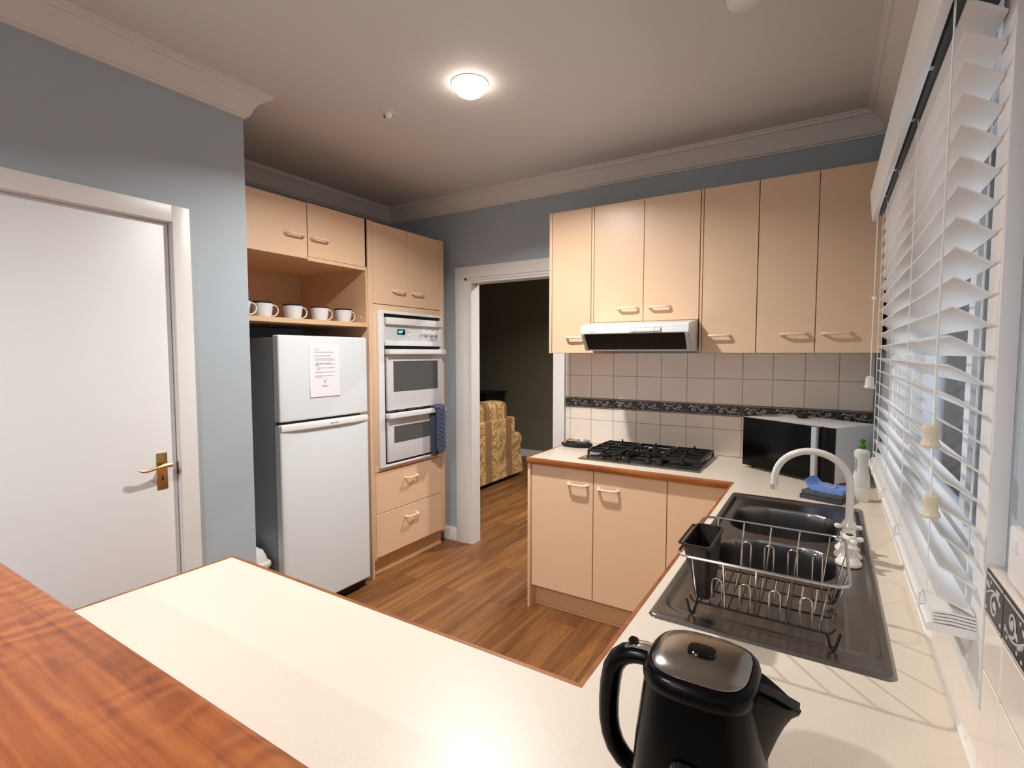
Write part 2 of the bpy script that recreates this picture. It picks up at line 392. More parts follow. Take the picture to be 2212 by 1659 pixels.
for q in ((.197, XR, .955, WY0-.005, .992, 2.10), (.197, XR, WY1, WY1+.06, .992, 2.10), (.197, XR, WY0, WY1, .992, WZ0+.004), (.197, XR, WY0-.005, WY1+.06, WZ1-.004, 2.10),
          (XR, XR+.08, WY0-.004, WY0+.004, WZ0, WZ1), (XR, XR+.08, WY1-.004, WY1+.004, WZ0, WZ1), (XR, XR+.08, WY0, WY1, WZ0-.004, WZ0+.004), (XR, XR+.08, WY0, WY1, WZ1-.004, WZ1+.004)): b.box(*q, bev=.0015)
struct(b.build('trim_5', 'trim_white'))

# splashback tiles: individual tile bodies over grout, with an embossed scroll border
TX0, TP = -1.352+.1555*18, .1553
def tiles(name, axis, a0, a1, face, zs, grid0, inward):
    """axis 'x' = on the back wall (face is y), 'y' = on the right wall (face is x)"""
    t = MB(); g = MB(); gap = .0016
    i0 = math.floor((a0-grid0)/TP); k = grid0+i0*TP
    while k < a1:
        u0, u1 = max(a0, k)+gap, min(a1, k+TP)-gap; k += TP
        if u1-u0 < .006: continue
        for z0, z1 in zs:
            if axis == 'x': t.box(u0, u1, face, face+.006, z0+gap, z1-gap, .0012, 1)
            else: t.box(face, face+.006, u0, u1, z0+gap, z1-gap, .0012, 1)
    lo, hi = min(z[0] for z in zs), max(z[1] for z in zs)
    if axis == 'x': g.box(a0, a1, face+.0012, face+.0062, lo, hi)
    else: g.box(face+.0012, XR, a0, a1, lo, hi)
    o = struct(t.build(name, 'tile')); g.build('grout', 'grout', o); return o
def scroll(cx, cz, r0, turns, dirn, start, n=16):
    out = []
    for i in range(n+1):
        f = i/n; r = r0*(1-.82*f); a = start+dirn*turns*2*PI*f; out.append((cx+r*math.cos(a), cz+r*math.sin(a)))
    return out
def border(name, axis, a0, a1, face, z0, z1, grid0):
    back = MB(); rel = MB(); H = z1-z0; i0 = math.floor((a0-grid0)/TP); k = grid0+i0*TP
    def P(u, v, d): return (u, face-d, v) if axis == 'x' else (face-d, u, v)
    while k < a1:
        u0, u1 = max(a0, k)+.0016, min(a1, k+TP)-.0016
        if u1-u0 > .006:
            if axis == 'x': back.box(u0, u1, face, face+.006, z0+.0012, z1-.0012, .001, 1)
            else: back.box(face, face+.006, u0, u1, z0+.0012, z1-.0012, .001, 1)
            for zz in (z0+.0055, z1-.0055): rel.tube([P(u0+.001, zz, .0005), P(u1-.001, zz, .0005)], .0016, 6)
            def add(pts, rr):
                q = [p for p in pts if u0+.004 < p[0] < u1-.004]
                if len(q) > 2: rel.tube([P(p[0], p[1], .0006) for p in q], rr, 6, radii=[rr*(1-.45*i/len(q)) for i in range(len(q))])
            def blob(u, v, r):
                if u0+r < u < u1-r: rel.ball(P(u, v, 0), r, *((1.15, .5, 1) if axis == 'x' else (.5, 1.15, 1)), sub=2)
            c = z0+H*.5
            def vine(f): return (k+TP*f, c+.0135*math.sin(2*PI*f))
            add([vine(i/28) for i in range(29)], .0019)
            add(scroll(k+.040, c-.006, .0165, 1.4, -1, PI*.55, 22), .0021); add(scroll(k+.117, c+.006, .0165, 1.4, -1, -PI*.45, 22), .0021)
            for f, sg in ((.04, 1), (.13, 1), (.42, 1), (.52, -1), (.60, 1), (.91, -1), (.47, -1), (.97, 1)):      # leaves branching off the vine
                u, v = vine(f); L = .015
                if u0+.006 < u < u1-.016:
                    p = [(u+L*t, v+sg*(.003+.013*t-.006*t*t)) for t in (0, .25, .5, .75, 1)]
                    rel.tube([P(a, min(max(b, z0+.009), z1-.009), .0004) for a, b in p], .003, 6, radii=[.0008, .0026, .0032, .0022, .0004])
            blob(k+.040, c-.006, .0050); blob(k+.117, c+.006, .0050)
            for u, v in ((.022, .019), (.060, .020), (.068, .012), (.096, -.019), (.136, -.019), (.144, -.012), (.078, -.021), (.010, -.018), (.088, .020)): blob(k+u, c+v, .0028)
        k += TP
    for v in rel.bm.verts:
        if axis == 'x': v.co.y = face+(v.co.y-face)*.45
        else: v.co.x = face+(v.co.x-face)*.45
    o = struct(back.build(name, 'band_back')); rel.build('scroll_relief', 'band_light', o); return o
rows = [(.900, 1.058), (1.058, 1.137)]
G0 = -1.352
tb = tiles('trim_6', 'x', -1.543, XR-.02, 3.189, [(.90, 1.058), (1.058, 1.137), (1.205, 1.356), (1.356, 1.506)], G0, 1)
border('trim_7', 'x', -1.543, XR-.02, 3.187, 1.137, 1.205, G0)
GR = .868
tiles('trim_8', 'y', YF+.01, .953, .199, [(.90, 1.058), (1.058, 1.136)], GR, 1)
MB_r = tiles('trim_9', 'y', .953, 3.186, .199, [(.90, .990)], GR, 1)
border('trim_10', 'y', YF+.01, .953, .198, 1.136, 1.2035, GR)
sb('trim_11', 'tile', (.1985, XR, YF+.01, .953, 1.2035, 1.2065), bev=.001)
sb('trim_12', 'caulk', (.1925, .1995, .30, 3.186, .9, .9045), bev=.002)

# ---------------------------------------------------------------- lamps
cl = thing('ceiling_light', 'lit white ceiling lamp above the kitchen floor', 'ceiling light', (-1.396, 1.895, ZC))
MB().lathe([(.082, 0), (.082, -.003), (.076, -.006), (.074, -.002)], (-1.396, 1.895, ZC), 40).build('trim_ring', 'white_plastic', cl)
MB().lathe([(.074, -.001), (.073, -.014), (.068, -.028), (.056, -.042), (.038, -.053), (.016, -.058), (0, -.0585)], (-1.396, 1.895, ZC), 32).build('bulb_lens', 'lamp_glow', cl)  # lens swelled into a dome to stand in for the lamp's glare
for x, y in ((-1.25, -.75), (-1.25, -2.2)):
    dl = thing('downlight', 'round recessed downlight in the dining ceiling behind the viewpoint', 'ceiling light', (x, y, ZC), group='dining downlights')
    MB().lathe([(.075, 0), (.075, -.008), (.055, -.010), (.055, -.002)], (x, y, ZC), 32).build('trim_ring', 'white_plastic', dl)
    MB().lathe([(.055, -.004), (.05, -.006), (0, -.007)], (x, y, ZC), 24).build('bulb_lens', 'dining_glow', dl)
sm = thing('smoke_alarm', 'round grey white smoke alarm at the top edge of the ceiling', 'smoke alarm', (-.277, 1.915, ZC))
MB().lathe([(.062, 0), (.062, -.014), (.052, -.032), (.030, -.038), (0, -.039)], (-.277, 1.915, ZC), 32).build('alarm_body', 'white_plastic', sm)
MB().lathe([(.0625, -.010), (.0635, -.012), (.0625, -.014)], (-.277, 1.915, ZC), 32).build('vent_ring', 'dark_grey', sm)
sp = thing('ceiling_spotlight', 'small unlit white eyeball spotlight in the ceiling near the fridge cupboards', 'ceiling light', (-1.91, 1.912, ZC))
MB().lathe([(.045, 0), (.045, -.004), (.026, -.008), (.026, -.002)], (-1.91, 1.912, ZC), 28).build('trim_ring', 'ceiling_paint', sp)
MB().ball((-1.905, 1.905, ZC-.010), .021).build('eyeball', 'white_plastic', sp)
MB().cyl((-1.932, 1.905, ZC-.018), .0045, .008, 'z', 12).build('black_dot', 'black', sp)  # small black cylinder beside the eyeball

# ---------------------------------------------------------------- joinery helpers
def handle(parent, c, face, L=.112, m='handle_peach'):
    """bow handle; face 'y' = door faces -y, face 'x' = door faces +x"""
    p = [(-L/2, 0, 0), (-L/2+.003, .016, 0), (-L/2+.007, .025, 0), (-L/2+.015, .0295, 0), (0, .030, 0), (L/2-.015, .0295, 0), (L/2-.007, .025, 0), (L/2-.003, .016, 0), (L/2, 0, 0)]
    if face == 'y': q = [(c[0]+a, c[1]-d, c[2]+z) for a, d, z in p]
    else: q = [(c[0]+d, c[1]+a, c[2]+z) for a, d, z in p]
    return MB().tube(q, .0075, 8, flat=.85, radii=[.0095, .0082, .0075, .0072, .0072, .0072, .0075, .0082, .0095]).build('handle', m, parent)
def door_y(parent, x0, x1, z0, z1, y, hc=None, name='door', th=.017, L=.112):
    d = MB().box(x0+.0015, x1-.0015, y, y+th, z0+.0015, z1-.0015, .0012, 1).build(name, 'laminate', parent)
    if hc: handle(d, (hc[0], y, hc[1]), 'y', L)
    return d
def door_x(parent, y0, y1, z0, z1, x, hc=None, name='door', th=.017, L=.112):
    d = MB().box(x-th, x, y0+.0015, y1-.0015, z0+.0015, z1-.0015, .0012, 1).build(name, 'laminate', parent)
    if hc: handle(d, (x, hc[0], hc[1]), 'x', L)
    return d
def shell_y(parent, x0, x1, y0, y1, z0, z1, t=.016):
    MB().box(x0, x0+t, y0, y1, z0, z1).box(x1-t, x1, y0, y1, z0, z1).box(x0+t, x1-t, y0, y1, z0, z0+t).box(x0+t, x1-t, y0, y1, z1-t, z1).box(x0+t, x1-t, y1-.006, y1, z0+t, z1-t).build('carcass', 'carcass', parent, False)

# wall cupboards over the cooktop
UY, UZ0, UZ1 = 2.8685, 1.504, 2.369
def upper(label, x0, x1, z0, doors):
    t = thing('upper_cabinet', label, 'kitchen cabinet', ((x0+x1)/2, 3.03, z0), group='peach wall cupboards on the back wall')
    shell_y(t, x0, x1, UY+.0175, 3.186, z0+.001, UZ1-.001)
    for a, b_, hx, hz in doors: door_y(t, a, b_, z0, UZ1, UY, (hx, hz))
    return t
u1 = upper('narrow single door peach wall cupboard beside the doorway, left of the range hood', -1.486, -1.215, UZ0, [(-1.486, -1.224, -1.322, 1.598)])
MB().box(-1.503, -1.4865, UY-.004, 3.186, UZ0, UZ1, .001).build('side_panel', 'laminate', u1)
MB().box(-1.222, -1.208, UY, UY+.017, UZ0, UZ1, .001).build('filler_strip', 'laminate', u1)
u2 = upper('short two door peach wall cupboard directly above the range hood', -1.2065, -.600, 1.685, [(-1.2065, -.9065, -.995, 1.762), (-.9065, -.6035, -.814, 1.762)])
u3 = upper('single door peach wall cupboard immediately right of the range hood', -.600, -.3225, UZ0, [(-.587, -.3225, -.502, 1.596)])
MB().box(-.600, -.589, UY, UY+.017, UZ0, UZ1, .001).build('filler_strip', 'laminate', u3)
u4 = upper('two door peach wall cupboard in the corner above the microwave', -.3215, .197, UZ0, [(-.3215, -.064, -.154, 1.598), (-.064, .197, .024, 1.598)])

# base units
bc = thing('base_cabinet', 'peach base cupboard with two doors under the gas cooktop', 'kitchen cabinet', (-.93, 2.88, 0))
shell_y(bc, -1.467, -.36, 2.598, 3.186, .13, .864)
MB().box(-1.484, -1.4685, 2.566, 3.186, 0, .865, .001).build('side_panel', 'laminate', bc)
door_y(bc, -1.467, -1.078, .132, .862, 2.580, (-1.168, .776)); door_y(bc, -1.077, -.678, .132, .862, 2.580, (-.990, .770))
door_y(bc, -.677, -.372, .132, .862, 2.580, name='corner_panel')
MB().box(-1.467, -.36, 2.632, 2.648, 0, .13).build('kickboard', 'kick', bc); MB().box(-1.467, -.36, 2.620, 2.632, 0, .014, .003).build('floor_bead', 'kick', bc)
s1 = thing('base_cabinet', 'peach base cupboard under the stainless sink by the window', 'kitchen cabinet', (-.08, 1.5, 0))
MB().box(-.334, -.32, .80, 2.575, .0, .864).box(-.32, .197, .80, .82, 0, .864).box(-.32, .197, 2.555, 2.575, 0, .864).box(-.32, .197, .82, 2.555, .12, .135).build('carcass', 'carcass', s1, False)
for i in range(4):
    y0 = .855+.43*i; d = MB().box(-.352, -.335, y0+.0015, y0+.4285, .132, .862, .001).build('door', 'laminate', s1)
    q = [(-.352-dd, y0+.1+a, .77+z) for a, dd, z in ((-.056, 0, 0), (-.05, .024, -.004), (0, .03, -.006), (.05, .024, -.004), (.056, 0, 0))]
    MB().tube(q, .0075, 8).build('handle', 'handle_peach', d)
MB().box(-.30, -.285, .855, 2.555, 0, .12).build('kickboard', 'kick', s1)
s2 = thing('base_cabinet', 'peach base cupboard under the breakfast bar counter', 'kitchen cabinet', (-.9, .55, 0))
shell_y(s2, -1.472, -.36, .27, .79, .13, .864)
for i in range(3):
    x0 = -1.472+.37*i; MB().box(x0+.0015, x0+.3685, .791, .808, .132, .862, .001).build('door', 'laminate', s2)
MB().box(-1.472, -.36, .74, .755, 0, .13).build('kickboard', 'kick', s2)
MB().box(-1.489, -1.473, .27, .812, 0, .864, .001).build('side_panel', 'laminate', s2)

# U shaped worktop with a hole for the sink
ct = thing('countertop', 'U-shaped cream laminate worktop with a red brown timber edge', 'countertop', (-.1, 1.6, .866))
SX0, SX1, SY0, SY1 = -.340, .126, 1.136, 2.357
ZT0, ZT1 = .867, .900
EX, EY, EP, EL = -.374, 2.551, .8345, -1.500
b = MB()
for q in ((EL+.012, SX0+.012, .26, EP-.012), (EX+.012, .1985, EP-.012, SY0+.012), (EX+.012, SX0+.012, SY0+.012, SY1-.012), (SX1-.012, .1985, SY0+.012, SY1-.012),
          (EX+.012, .1985, SY1-.012, EY+.012), (-1.472, .1985, EY+.012, 3.188), (SX0+.012, .1985, .26, EP-.012)):
    b.box(q[0], q[1], q[2], q[3], ZT0, ZT1)
bmesh.ops.remove_doubles(b.bm, verts=b.bm.verts, dist=1e-5)
b.build('worktop', 'counter', ct, False)
e = MB()
path = [(EL, .26), (EL, EP), (EX, EP), (EX, EY), (-1.484, EY), (-1.484, 3.17)]
inner = [(EL+.012, .26), (EL+.012, EP-.012), (EX+.012, EP-.012), (EX+.012, EY+.012), (-1.472, EY+.012), (-1.472, 3.17)]
rings = [[(i[0], i[1], ZT0), (p[0]*.85+i[0]*.15, p[1]*.85+i[1]*.15, ZT0), (p[0], p[1], ZT0+.003), (p[0], p[1], ZT1-.003), (p[0]*.85+i[0]*.15, p[1]*.85+i[1]*.15, ZT1+.0002), (i[0], i[1], ZT1+.0002)] for p, i in zip(path, inner)]
e.loft(rings).build('timber_edge', 'edge_wood', ct)

# raised breakfast bar
sb('wall_bar', 'wall_paint', (-1.50, .199, .10, .26, 0, 1.034))
bar = thing('breakfast_bar', 'raised red brown polished timber breakfast bar top in the foreground', 'breakfast bar', (-.8, .1, 1.035))
MB().prism([(-.32, 1.035), (.316, 1.035), (.326, 1.040), (.331, 1.0525), (.326, 1.065), (.316, 1.070), (-.32, 1.070)], 'x', -1.72, .198).build('bar_top', 'bar_wood', bar)

# ---------------------------------------------------------------- fridge recess
FX = -2.53
oc = thing('overhead_cabinet', 'peach overhead cupboard with open mug shelf above the fridge', 'kitchen cabinet', (-2.85, 1.88, 1.67))
YA = YE+.002
b = MB().box(-3.195, FX, YA, YA+.016, 1.672, 2.352).box(-3.195, FX, 2.306, 2.322, 1.672, 2.352).box(-3.195, FX, YA+.016, 2.306, 1.672, 1.698).box(-3.195, FX-.02, YA+.016, 2.306, 2.034, 2.050).box(-3.195, FX-.02, YA+.016, 2.306, 2.336, 2.352).box(-3.195, -3.185, YA+.016, 2.306, 1.698, 2.336)
b.build('carcass', 'carcass', oc, False)
MB().box(FX-.016, FX-.002, 1.885, 2.322, 2.030, 2.050).build('rail', 'laminate', oc)
door_x(oc, YA, 1.884, 2.036, 2.350, FX, (1.800, 2.157)); door_x(oc, 1.886, 2.322, 2.050, 2.354, FX, (1.964, 2.157))
MB().ball((FX-.05, 2.3055, 1.735), .005).build('cam_cover', 'white_plastic', oc)

tc = thing('tall_oven_cabinet', 'tall peach cupboard housing the white wall oven beside the doorway', 'kitchen cabinet', (-2.85, 2.71, 0))
MB().box(-3.195, FX, 2.328, 2.346, 0, 2.354, .001).build('side_panel', 'laminate', tc)
MB().box(-3.195, FX, 3.036, 3.086, .12, 2.354, .001).build('end_panel', 'laminate', tc)
MB().box(-3.195, FX-.018, 2.347, 2.362, .12, 2.352).box(-3.195, FX-.018, 3.02, 3.036, .12, 2.352).box(-3.195, FX-.018, 2.362, 3.02, .12, .136).box(-3.195, FX-.018, 2.362, 3.02, .690, .706).box(-3.195, FX-.018, 2.362, 3.02, 1.812, 1.828).box(-3.195, FX-.018, 2.362, 3.02, 2.336, 2.352).box(-3.195, -3.185, 2.362, 3.02, .136, 2.336).build('carcass', 'carcass', tc, False)
MB().box(FX-.017, FX, 2.347, 2.3655, .12, 2.354, .001).build('stile', 'laminate', tc)
door_x(tc, 2.3665, 2.694, 1.828, 2.352, FX, (2.600, 1.925)); door_x(tc, 2.695, 3.034, 1.828, 2.352, FX, (2.785, 1.925))
MB().box(FX-.017, FX, 2.3665, 3.034, .712, .750, .001).box(FX-.017, FX, 2.3665, 3.034, 1.782, 1.825, .001).box(FX-.017, FX, 2.3665, 2.40, .750, 1.782, .001).box(FX-.017, FX, 3.022, 3.034, .750, 1.782, .001).build('oven_surround', 'laminate', tc)
door_x(tc, 2.3665, 3.034, .427, .708, FX, (2.700, .625), 'drawer'); door_x(tc, 2.3665, 3.034, .132, .425, FX, (2.700, .345), 'drawer')
MB().box(FX-.065, FX-.05, 2.347, 3.086, 0, .12).build('kickboard', 'kick', tc); MB().box(FX-.05, FX-.04, 2.347, 3.086, 0, .016, .003).build('floor_bead', 'kick', tc)

# wall oven
ov = thing('built_in_oven', 'white double wall oven with green lit clock built into the tall cupboard', 'oven', (-2.5, 2.71, .74))
OX = FX+.001
b = MB().box(OX, OX+.020, 2.392, 2.440, .738, 1.788, .002).box(OX, OX+.020, 3.028, 3.036, .738, 1.788, .002).box(OX, OX+.020, 2.440, 3.028, 1.768, 1.788, .002).box(OX, OX+.020, 2.440, 3.028, .738, .752, .002)
b.build('frame', 'white_enamel', ov)
MB().box(OX-.40, OX+.002, 2.441, 3.021, .753, 1.767).build('cavity', 'black', ov)
MB().box(OX+.004, OX+.034, 2.452, 3.030, 1.698, 1.744, .003).build('top_bar', 'white_enamel', ov)
cp = MB().box(OX+.002, OX+.010, 2.445, 3.026, 1.585, 1.700).build('control_panel', 'oven_white_glass', ov)
MB().box(OX+.003, OX+.019, 2.452, 3.030, 1.555, 1.588, .003).box(OX+.003, OX+.019, 3.006, 3.030, 1.588, 1.700, .003).build('panel_trim', 'white_enamel', ov)
ds = MB().box(OX+.010, OX+.0112, 2.572, 2.645, 1.632, 1.668).build('clock_display', 'black_gloss', cp)
RX = Matrix(((0, 0, 1), (1, 0, 0), (0, 1, 0))).to_quaternion()      # text facing +x, reading along +y
text_mesh('8:0P', .026, Vector((OX+.0114, 2.603, 1.650)), RX, 'glyph_teal', 'clock_digits', cp)
for yy in (2.842, 2.906, 2.962): MB().lathe([(.021, 0), (.021, .006), (.016, .010), (.0145, .022), (0, .023)], (OX+.010, yy, 1.652), 20, 'x').build('knob', 'white_plastic', cp)
for zz in (1.660, 1.628): MB().cyl((OX+.010, 2.690, zz), .009, .006, 'x', 14).build('button', 'white_plastic', cp)
MB().box(OX+.010, OX+.0104, 2.912, 2.936, 1.600, 1.604).box(OX+.010, OX+.0104, 2.940, 2.975, 1.601, 1.6035).build('badge', 'dark_ink', cp)
def odoor(z0, z1, wz0, wz1, nm):
    d = MB().box(OX+.004, OX+.022, 2.462, 3.028, z0, z1, .002).build(nm, 'oven_white_glass', ov)
    MB().box(OX+.022, OX+.0228, 2.518, 2.978, wz0, wz1).build('window', 'oven_glass', d)
    h = MB().box(OX+.022, OX+.058, 2.452, 3.034, z1-.022, z1+.012, .004).box(OX+.010, OX+.022, 2.452, 2.480, z1-.024, z1+.012, .003)
    h.build('handle', 'white_enamel', d); return d
odoor(1.118, 1.520, 1.242, 1.450, 'oven_door'); odoor(.768, 1.088, .892, 1.005, 'grill_door')
b = MB()
for i in range(6): b.box(OX+.012, OX+.018, 2.47+.095*i, 2.54+.095*i, 1.108, 1.114)
b.build('vent_strip', 'steel', ov)

# blue oven mitt folded over the lower oven handle
mt = thing('oven_mitt', 'quilted navy blue oven mitt folded over the lower oven handle', 'oven mitt', (-2.46, 2.97, .73))
def slab(y0, y1, z0, z1, x, th, r):
    p = [(y1, z1), (y0, z1)] + [((y0+r)+r*math.cos(a), z0+r+r*math.sin(a)) for a in [PI+PI/2*i/6 for i in range(7)]] + [((y1-r)+r*math.cos(a), z0+r+r*math.sin(a)) for a in [-PI/2+PI/2*i/6 for i in range(7)]]
    return MB().prism(p, 'x', x, x+th, .006)
HX = OX+.0605
m_ = slab(2.905, 3.000, .755, 1.110, HX, .018, .045)
for i in range(9):
    z = .80+.033*i
    m_.tube([(HX+.018, 2.912, z), (HX+.0195, 2.95, z+.02), (HX+.018, 2.993, z+.042)], .0022, 5); m_.tube([(HX+.018, 2.993, z), (HX+.0195, 2.95, z+.02), (HX+.018, 2.912, z+.042)], .0022, 5)
m_.build('mitt_front', 'mitt_blue', mt)
slab(2.880, 2.985, .735, 1.06, OX+.026, .014, .045).build('mitt_back', 'mitt_blue', mt)
MB().prism([(OX+.024, 1.06), (OX+.024, 1.104), (OX+.030, 1.116), (OX+.06, 1.119), (OX+.075, 1.113), (OX+.078, 1.10), (HX+.001, 1.10), (HX+.001, 1.1015), (OX+.038, 1.1015), (OX+.038, 1.06)], 'y', 2.888, 3.000).build('mitt_fold', 'mitt_blue', mt)

# refrigerator
fr = thing('refrigerator', 'white top mount refrigerator with a paper notice on its upper door', 'refrigerator', (-2.8, 1.95, 0))
FF = -2.472
MB().box(-3.13, FF-.062, 1.650, 2.252, .065, 1.588, .006).build('body', 'fridge_grey', fr)
MB().box(FF-.060, FF-.056, 1.665, 2.240, .08, 1.575).build('door_seal', 'dark_grey', fr)
fz = MB().box(FF-.055, FF, 1.646, 2.256, 1.133, 1.602, .012, 4).build('freezer_door', 'fridge_white', fr)
fd = MB().box(FF-.055, FF, 1.646, 2.256, .064, 1.118, .012, 4).build('fridge_door', 'fridge_white', fr)
rg = []
for i in range(25):
    f = i/24; y = 1.650+.602*f; bow = .012*(1-(2*f-1)**4)
    rg.append([(FF-.002, y, 1.081), (FF+.004+bow, y, 1.084), (FF+.007+bow, y, 1.098), (FF+.004+bow, y, 1.114-.012*(1-abs(2*f-1)**3)*0), (FF-.012, y, 1.1185), (FF-.012, y, 1.09)])
MB().loft(rg).build('handle_trim', 'white_plastic', fd)
text_mesh('westlake', .012, Vector((FF+.0202, 1.985, 1.100)), RX, 'ink', 'badge', fd) if False else MB().box(FF+.0192, FF+.0198, 1.955, 1.972, 1.097, 1.103).box(FF+.0192, FF+.0198, 1.976, 2.012, 1.098, 1.102).build('badge', 'ink', fd)
MB().box(FF-.075, FF-.045, 1.66, 2.25, .0, .06).build('foot_grille', 'black', fr)
pn = thing('paper_notice', 'white printed paper notice stuck to the freezer door', 'notice', (FF, 1.935, 1.25))
rg = []
for i in range(13):
    z = 1.256+.296*i/12; cu = .0035*(1-i/12)**2+.0012
    rg.append([(FF+cu+(.001 if k in (0, 6) else 0), 1.834+.205*k/6, z) for k in range(7)] + [(FF+cu-.0006, 1.834+.205*k/6, z) for k in range(6, -1, -1)])
MB().loft(rg).build('sheet', 'paper', pn)
b = MB(); rnd = random.Random(3)
def line(z, y0, y1, h=.0032):
    y = y0; i = (z-1.256)/.296; cu = .0035*(1-i)**2+.0012
    while y < y1:
        wd = min(rnd.uniform(.008, .024), y1-y); b.box(FF+cu+.0002, FF+cu+.0007, y, y+wd, z, z+h); y += wd+.003
for z, y0, y1 in ((1.524, 1.868, 1.900), (1.509, 1.868, 1.998), (1.487, 1.868, 1.985), (1.471, 1.876, 2.004), (1.464, 1.868, 2.002), (1.446, 1.876, 1.980), (1.440, 1.872, 2.006), (1.433, 1.872, 1.900), (1.419, 1.882, 2.004), (1.411, 1.882, 1.905), (1.394, 1.872, 2.004), (1.373, 1.870, 1.995), (1.365, 1.870, 1.912), (1.317, 1.912, 1.960), (1.311, 1.922, 1.950)): line(z, y0, y1)
for k in range(6): b.box(FF+.003, FF+.0036, 1.922+.002*k, 1.9245+.002*k, 1.351-.0035*k, 1.356-.0035*k); b.box(FF+.003, FF+.0036, 1.945-.002*k, 1.9475-.002*k, 1.351-.0035*k, 1.356-.0035*k)
b.build('print', 'ink', pn)

# mugs on the open shelf
def mug(y, label, rim, x=-2.625):
    g = thing('mug', label, 'mug', (x, y, 1.6982), group='mugs on the open shelf')
    MB().lathe([(0, .004), (.036, .004), (.036, 0), (.040, 0), (.0425, .006), (.046, .022), (.051, .055), (.054, .082), (.0525, .0835), (.0495, .080), (.0465, .05), (.041, .018), (.036, .010), (0, .009)], (0, 0, 0), 36).build('body', 'ceramic', g, world=False)
    MB().lathe([(.0531, .0745), (.0549, .0815), (.0535, .0845), (.0513, .0845), (.0492, .079)], (0, 0, 0), 36).build('rim', rim, g, world=False)
    MB().tube([(0, .050, .066), (0, .068, .071), (0, .083, .066), (0, .092, .050), (0, .090, .032), (0, .078, .017), (0, .061, .010), (0, .044, .0125)], .0048, 8, flat=.8).build('handle', 'ceramic', g, world=False)
    return g
for y, lb, rim in ((1.512, 'white mug mostly hidden behind the wall end, only its handle showing', 'rim_navy'), (1.662, 'dark rimmed white mug, first full one from the wall end on the open shelf', 'rim_navy'),
                   (1.847, 'dark rimmed white mug directly left of the red rimmed mug', 'rim_navy'), (2.028, 'white mug with a dark red rim on the open shelf', 'rim_red'), (2.205, 'dark rimmed white mug at the right end of the open shelf', 'rim_navy')):
    mug(y, lb, rim, -2.588 if y < 1.6 else -2.625)

# rubbish bin between fridge and wall end
bn = thing('rubbish_bin', 'white plastic bin with a domed swing lid between the fridge and wall', 'bin', (-2.66, 1.530, .0005))
def rr3(hx, hy, r, z): return [(x, y, z) for x, y in rrect(-hx, hx, -hy, hy, r)]
MB().loft([rr3(.10, .078, .03, 0), rr3(.118, .092, .035, .35)]).build('bin_body', 'white_plastic', bn, world=False)
MB().loft([rr3(.124, .098, .04, .35), rr3(.127, .101, .04, .358), rr3(.126, .100, .04, .372), rr3(.118, .094, .04, .380), rr3(.112, .088, .04, .382), rr3(.108, .085, .04, .405), rr3(.092, .075, .035, .435), rr3(.060, .055, .03, .450), rr3(.03, .03, .02, .453)]).build('swing_lid', 'white_plastic', bn, world=False)

# ---------------------------------------------------------------- range hood
rh = thing('range_hood', 'white slide out range hood with black filter under the short cupboard', 'range hood', (-.905, 2.92, 1.517))
hx0, hx1 = -1.196, -.608
prof = [(2.665, 1.610), (2.662, 1.614), (2.664, 1.654), (2.668, 1.658), (2.86, 1.684), (3.18, 1.684), (3.18, 1.518), (2.752, 1.518), (2.745, 1.522), (2.684, 1.612)]
MB().prism(prof, 'x', hx0, hx1).build('body', 'white_enamel', rh, ang=20)
MB().prism([(2.669, 1.606), (2.672, 1.6075), (2.7295, 1.527), (2.7265, 1.5245)], 'x', hx0+.022, hx1-.022).build('filter', 'filter_black', rh)
b = MB()
for i in range(26):
    x = hx0+.035+i*.0205; b.tube([(x, 2.6725, 1.6015), (x, 2.7245, 1.5285)], .0012, 5)
b.build('filter_ribs', 'dark_coat', rh)
for xa in (hx0+.002, hx1-.018): MB().prism([(2.664, 1.606), (2.672, 1.612), (2.734, 1.522), (2.726, 1.518)], 'x', xa, xa+.016).build('filter_frame', 'panel_grey', rh)
MB().box(-.912, -.742, 2.6605, 2.664, 1.616, 1.642).build('slot', 'panel_grey', rh)
MB().box(-.905, -.748, 2.655, 2.662, 1.618, 1.636, .002).box(-.888, -.880, 2.653, 2.661, 1.622, 1.640, .001).box(-.786, -.778, 2.653, 2.661, 1.622, 1.640, .001).build('slider', 'white_plastic', rh)
MB().tube([(-1.147+.032*f, 2.6622, 1.620+.004*math.sin(f*22)+.003*(1-f)) for f in [i/24 for i in range(25)]], .0009, 5).build('script_badge', 'dark_ink', rh)
kn = MB().ball((-1.155, 2.72, 1.514), .006).build('light_button', 'caulk', rh)

# ---------------------------------------------------------------- gas cooktop
hb = thing('gas_cooktop', 'stainless gas cooktop with black iron trivets set in the worktop', 'cooktop', (-.875, 2.9, .9))
HX0, HX1, HY0, HY1 = -1.212, -.538, 2.658, 3.142
MB().loft([[(x, y, z) for x, y in rrect(HX0+o, HX1-o, HY0+o, HY1-o, .012)] for o, z in ((0, .9003), (0, .902), (.010, .9085), (.016, .9085), (.022, .9065))]).build('tray', 'steel', hb)
MB().prism(rrect(HX0+.03, HX1-.022, HY0+.105, HY1-.022, .02), 'z', .9066, .9086, .0008).build('burner_deck', 'black_gloss', hb)
burn = [(-1.095, 2.835, .030), (-1.095, 3.025, .040), (-.875, 2.985, .052), (-.655, 2.845, .040), (-.655, 3.025, .030)]
for bx, by, r in burn:
    c_ = MB().lathe([(r+.016, 0), (r+.014, .006), (r+.004, .007), (r, .010), (r*.96, .017), (0, .017)], (bx, by, .907), 28).build('burner', 'soot', hb)
    MB().lathe([(r*.92, 0), (r*.95, .005), (r*.85, .009), (0, .010)], (bx, by, .924), 28).build('burner_cap', 'black_matte', c_)
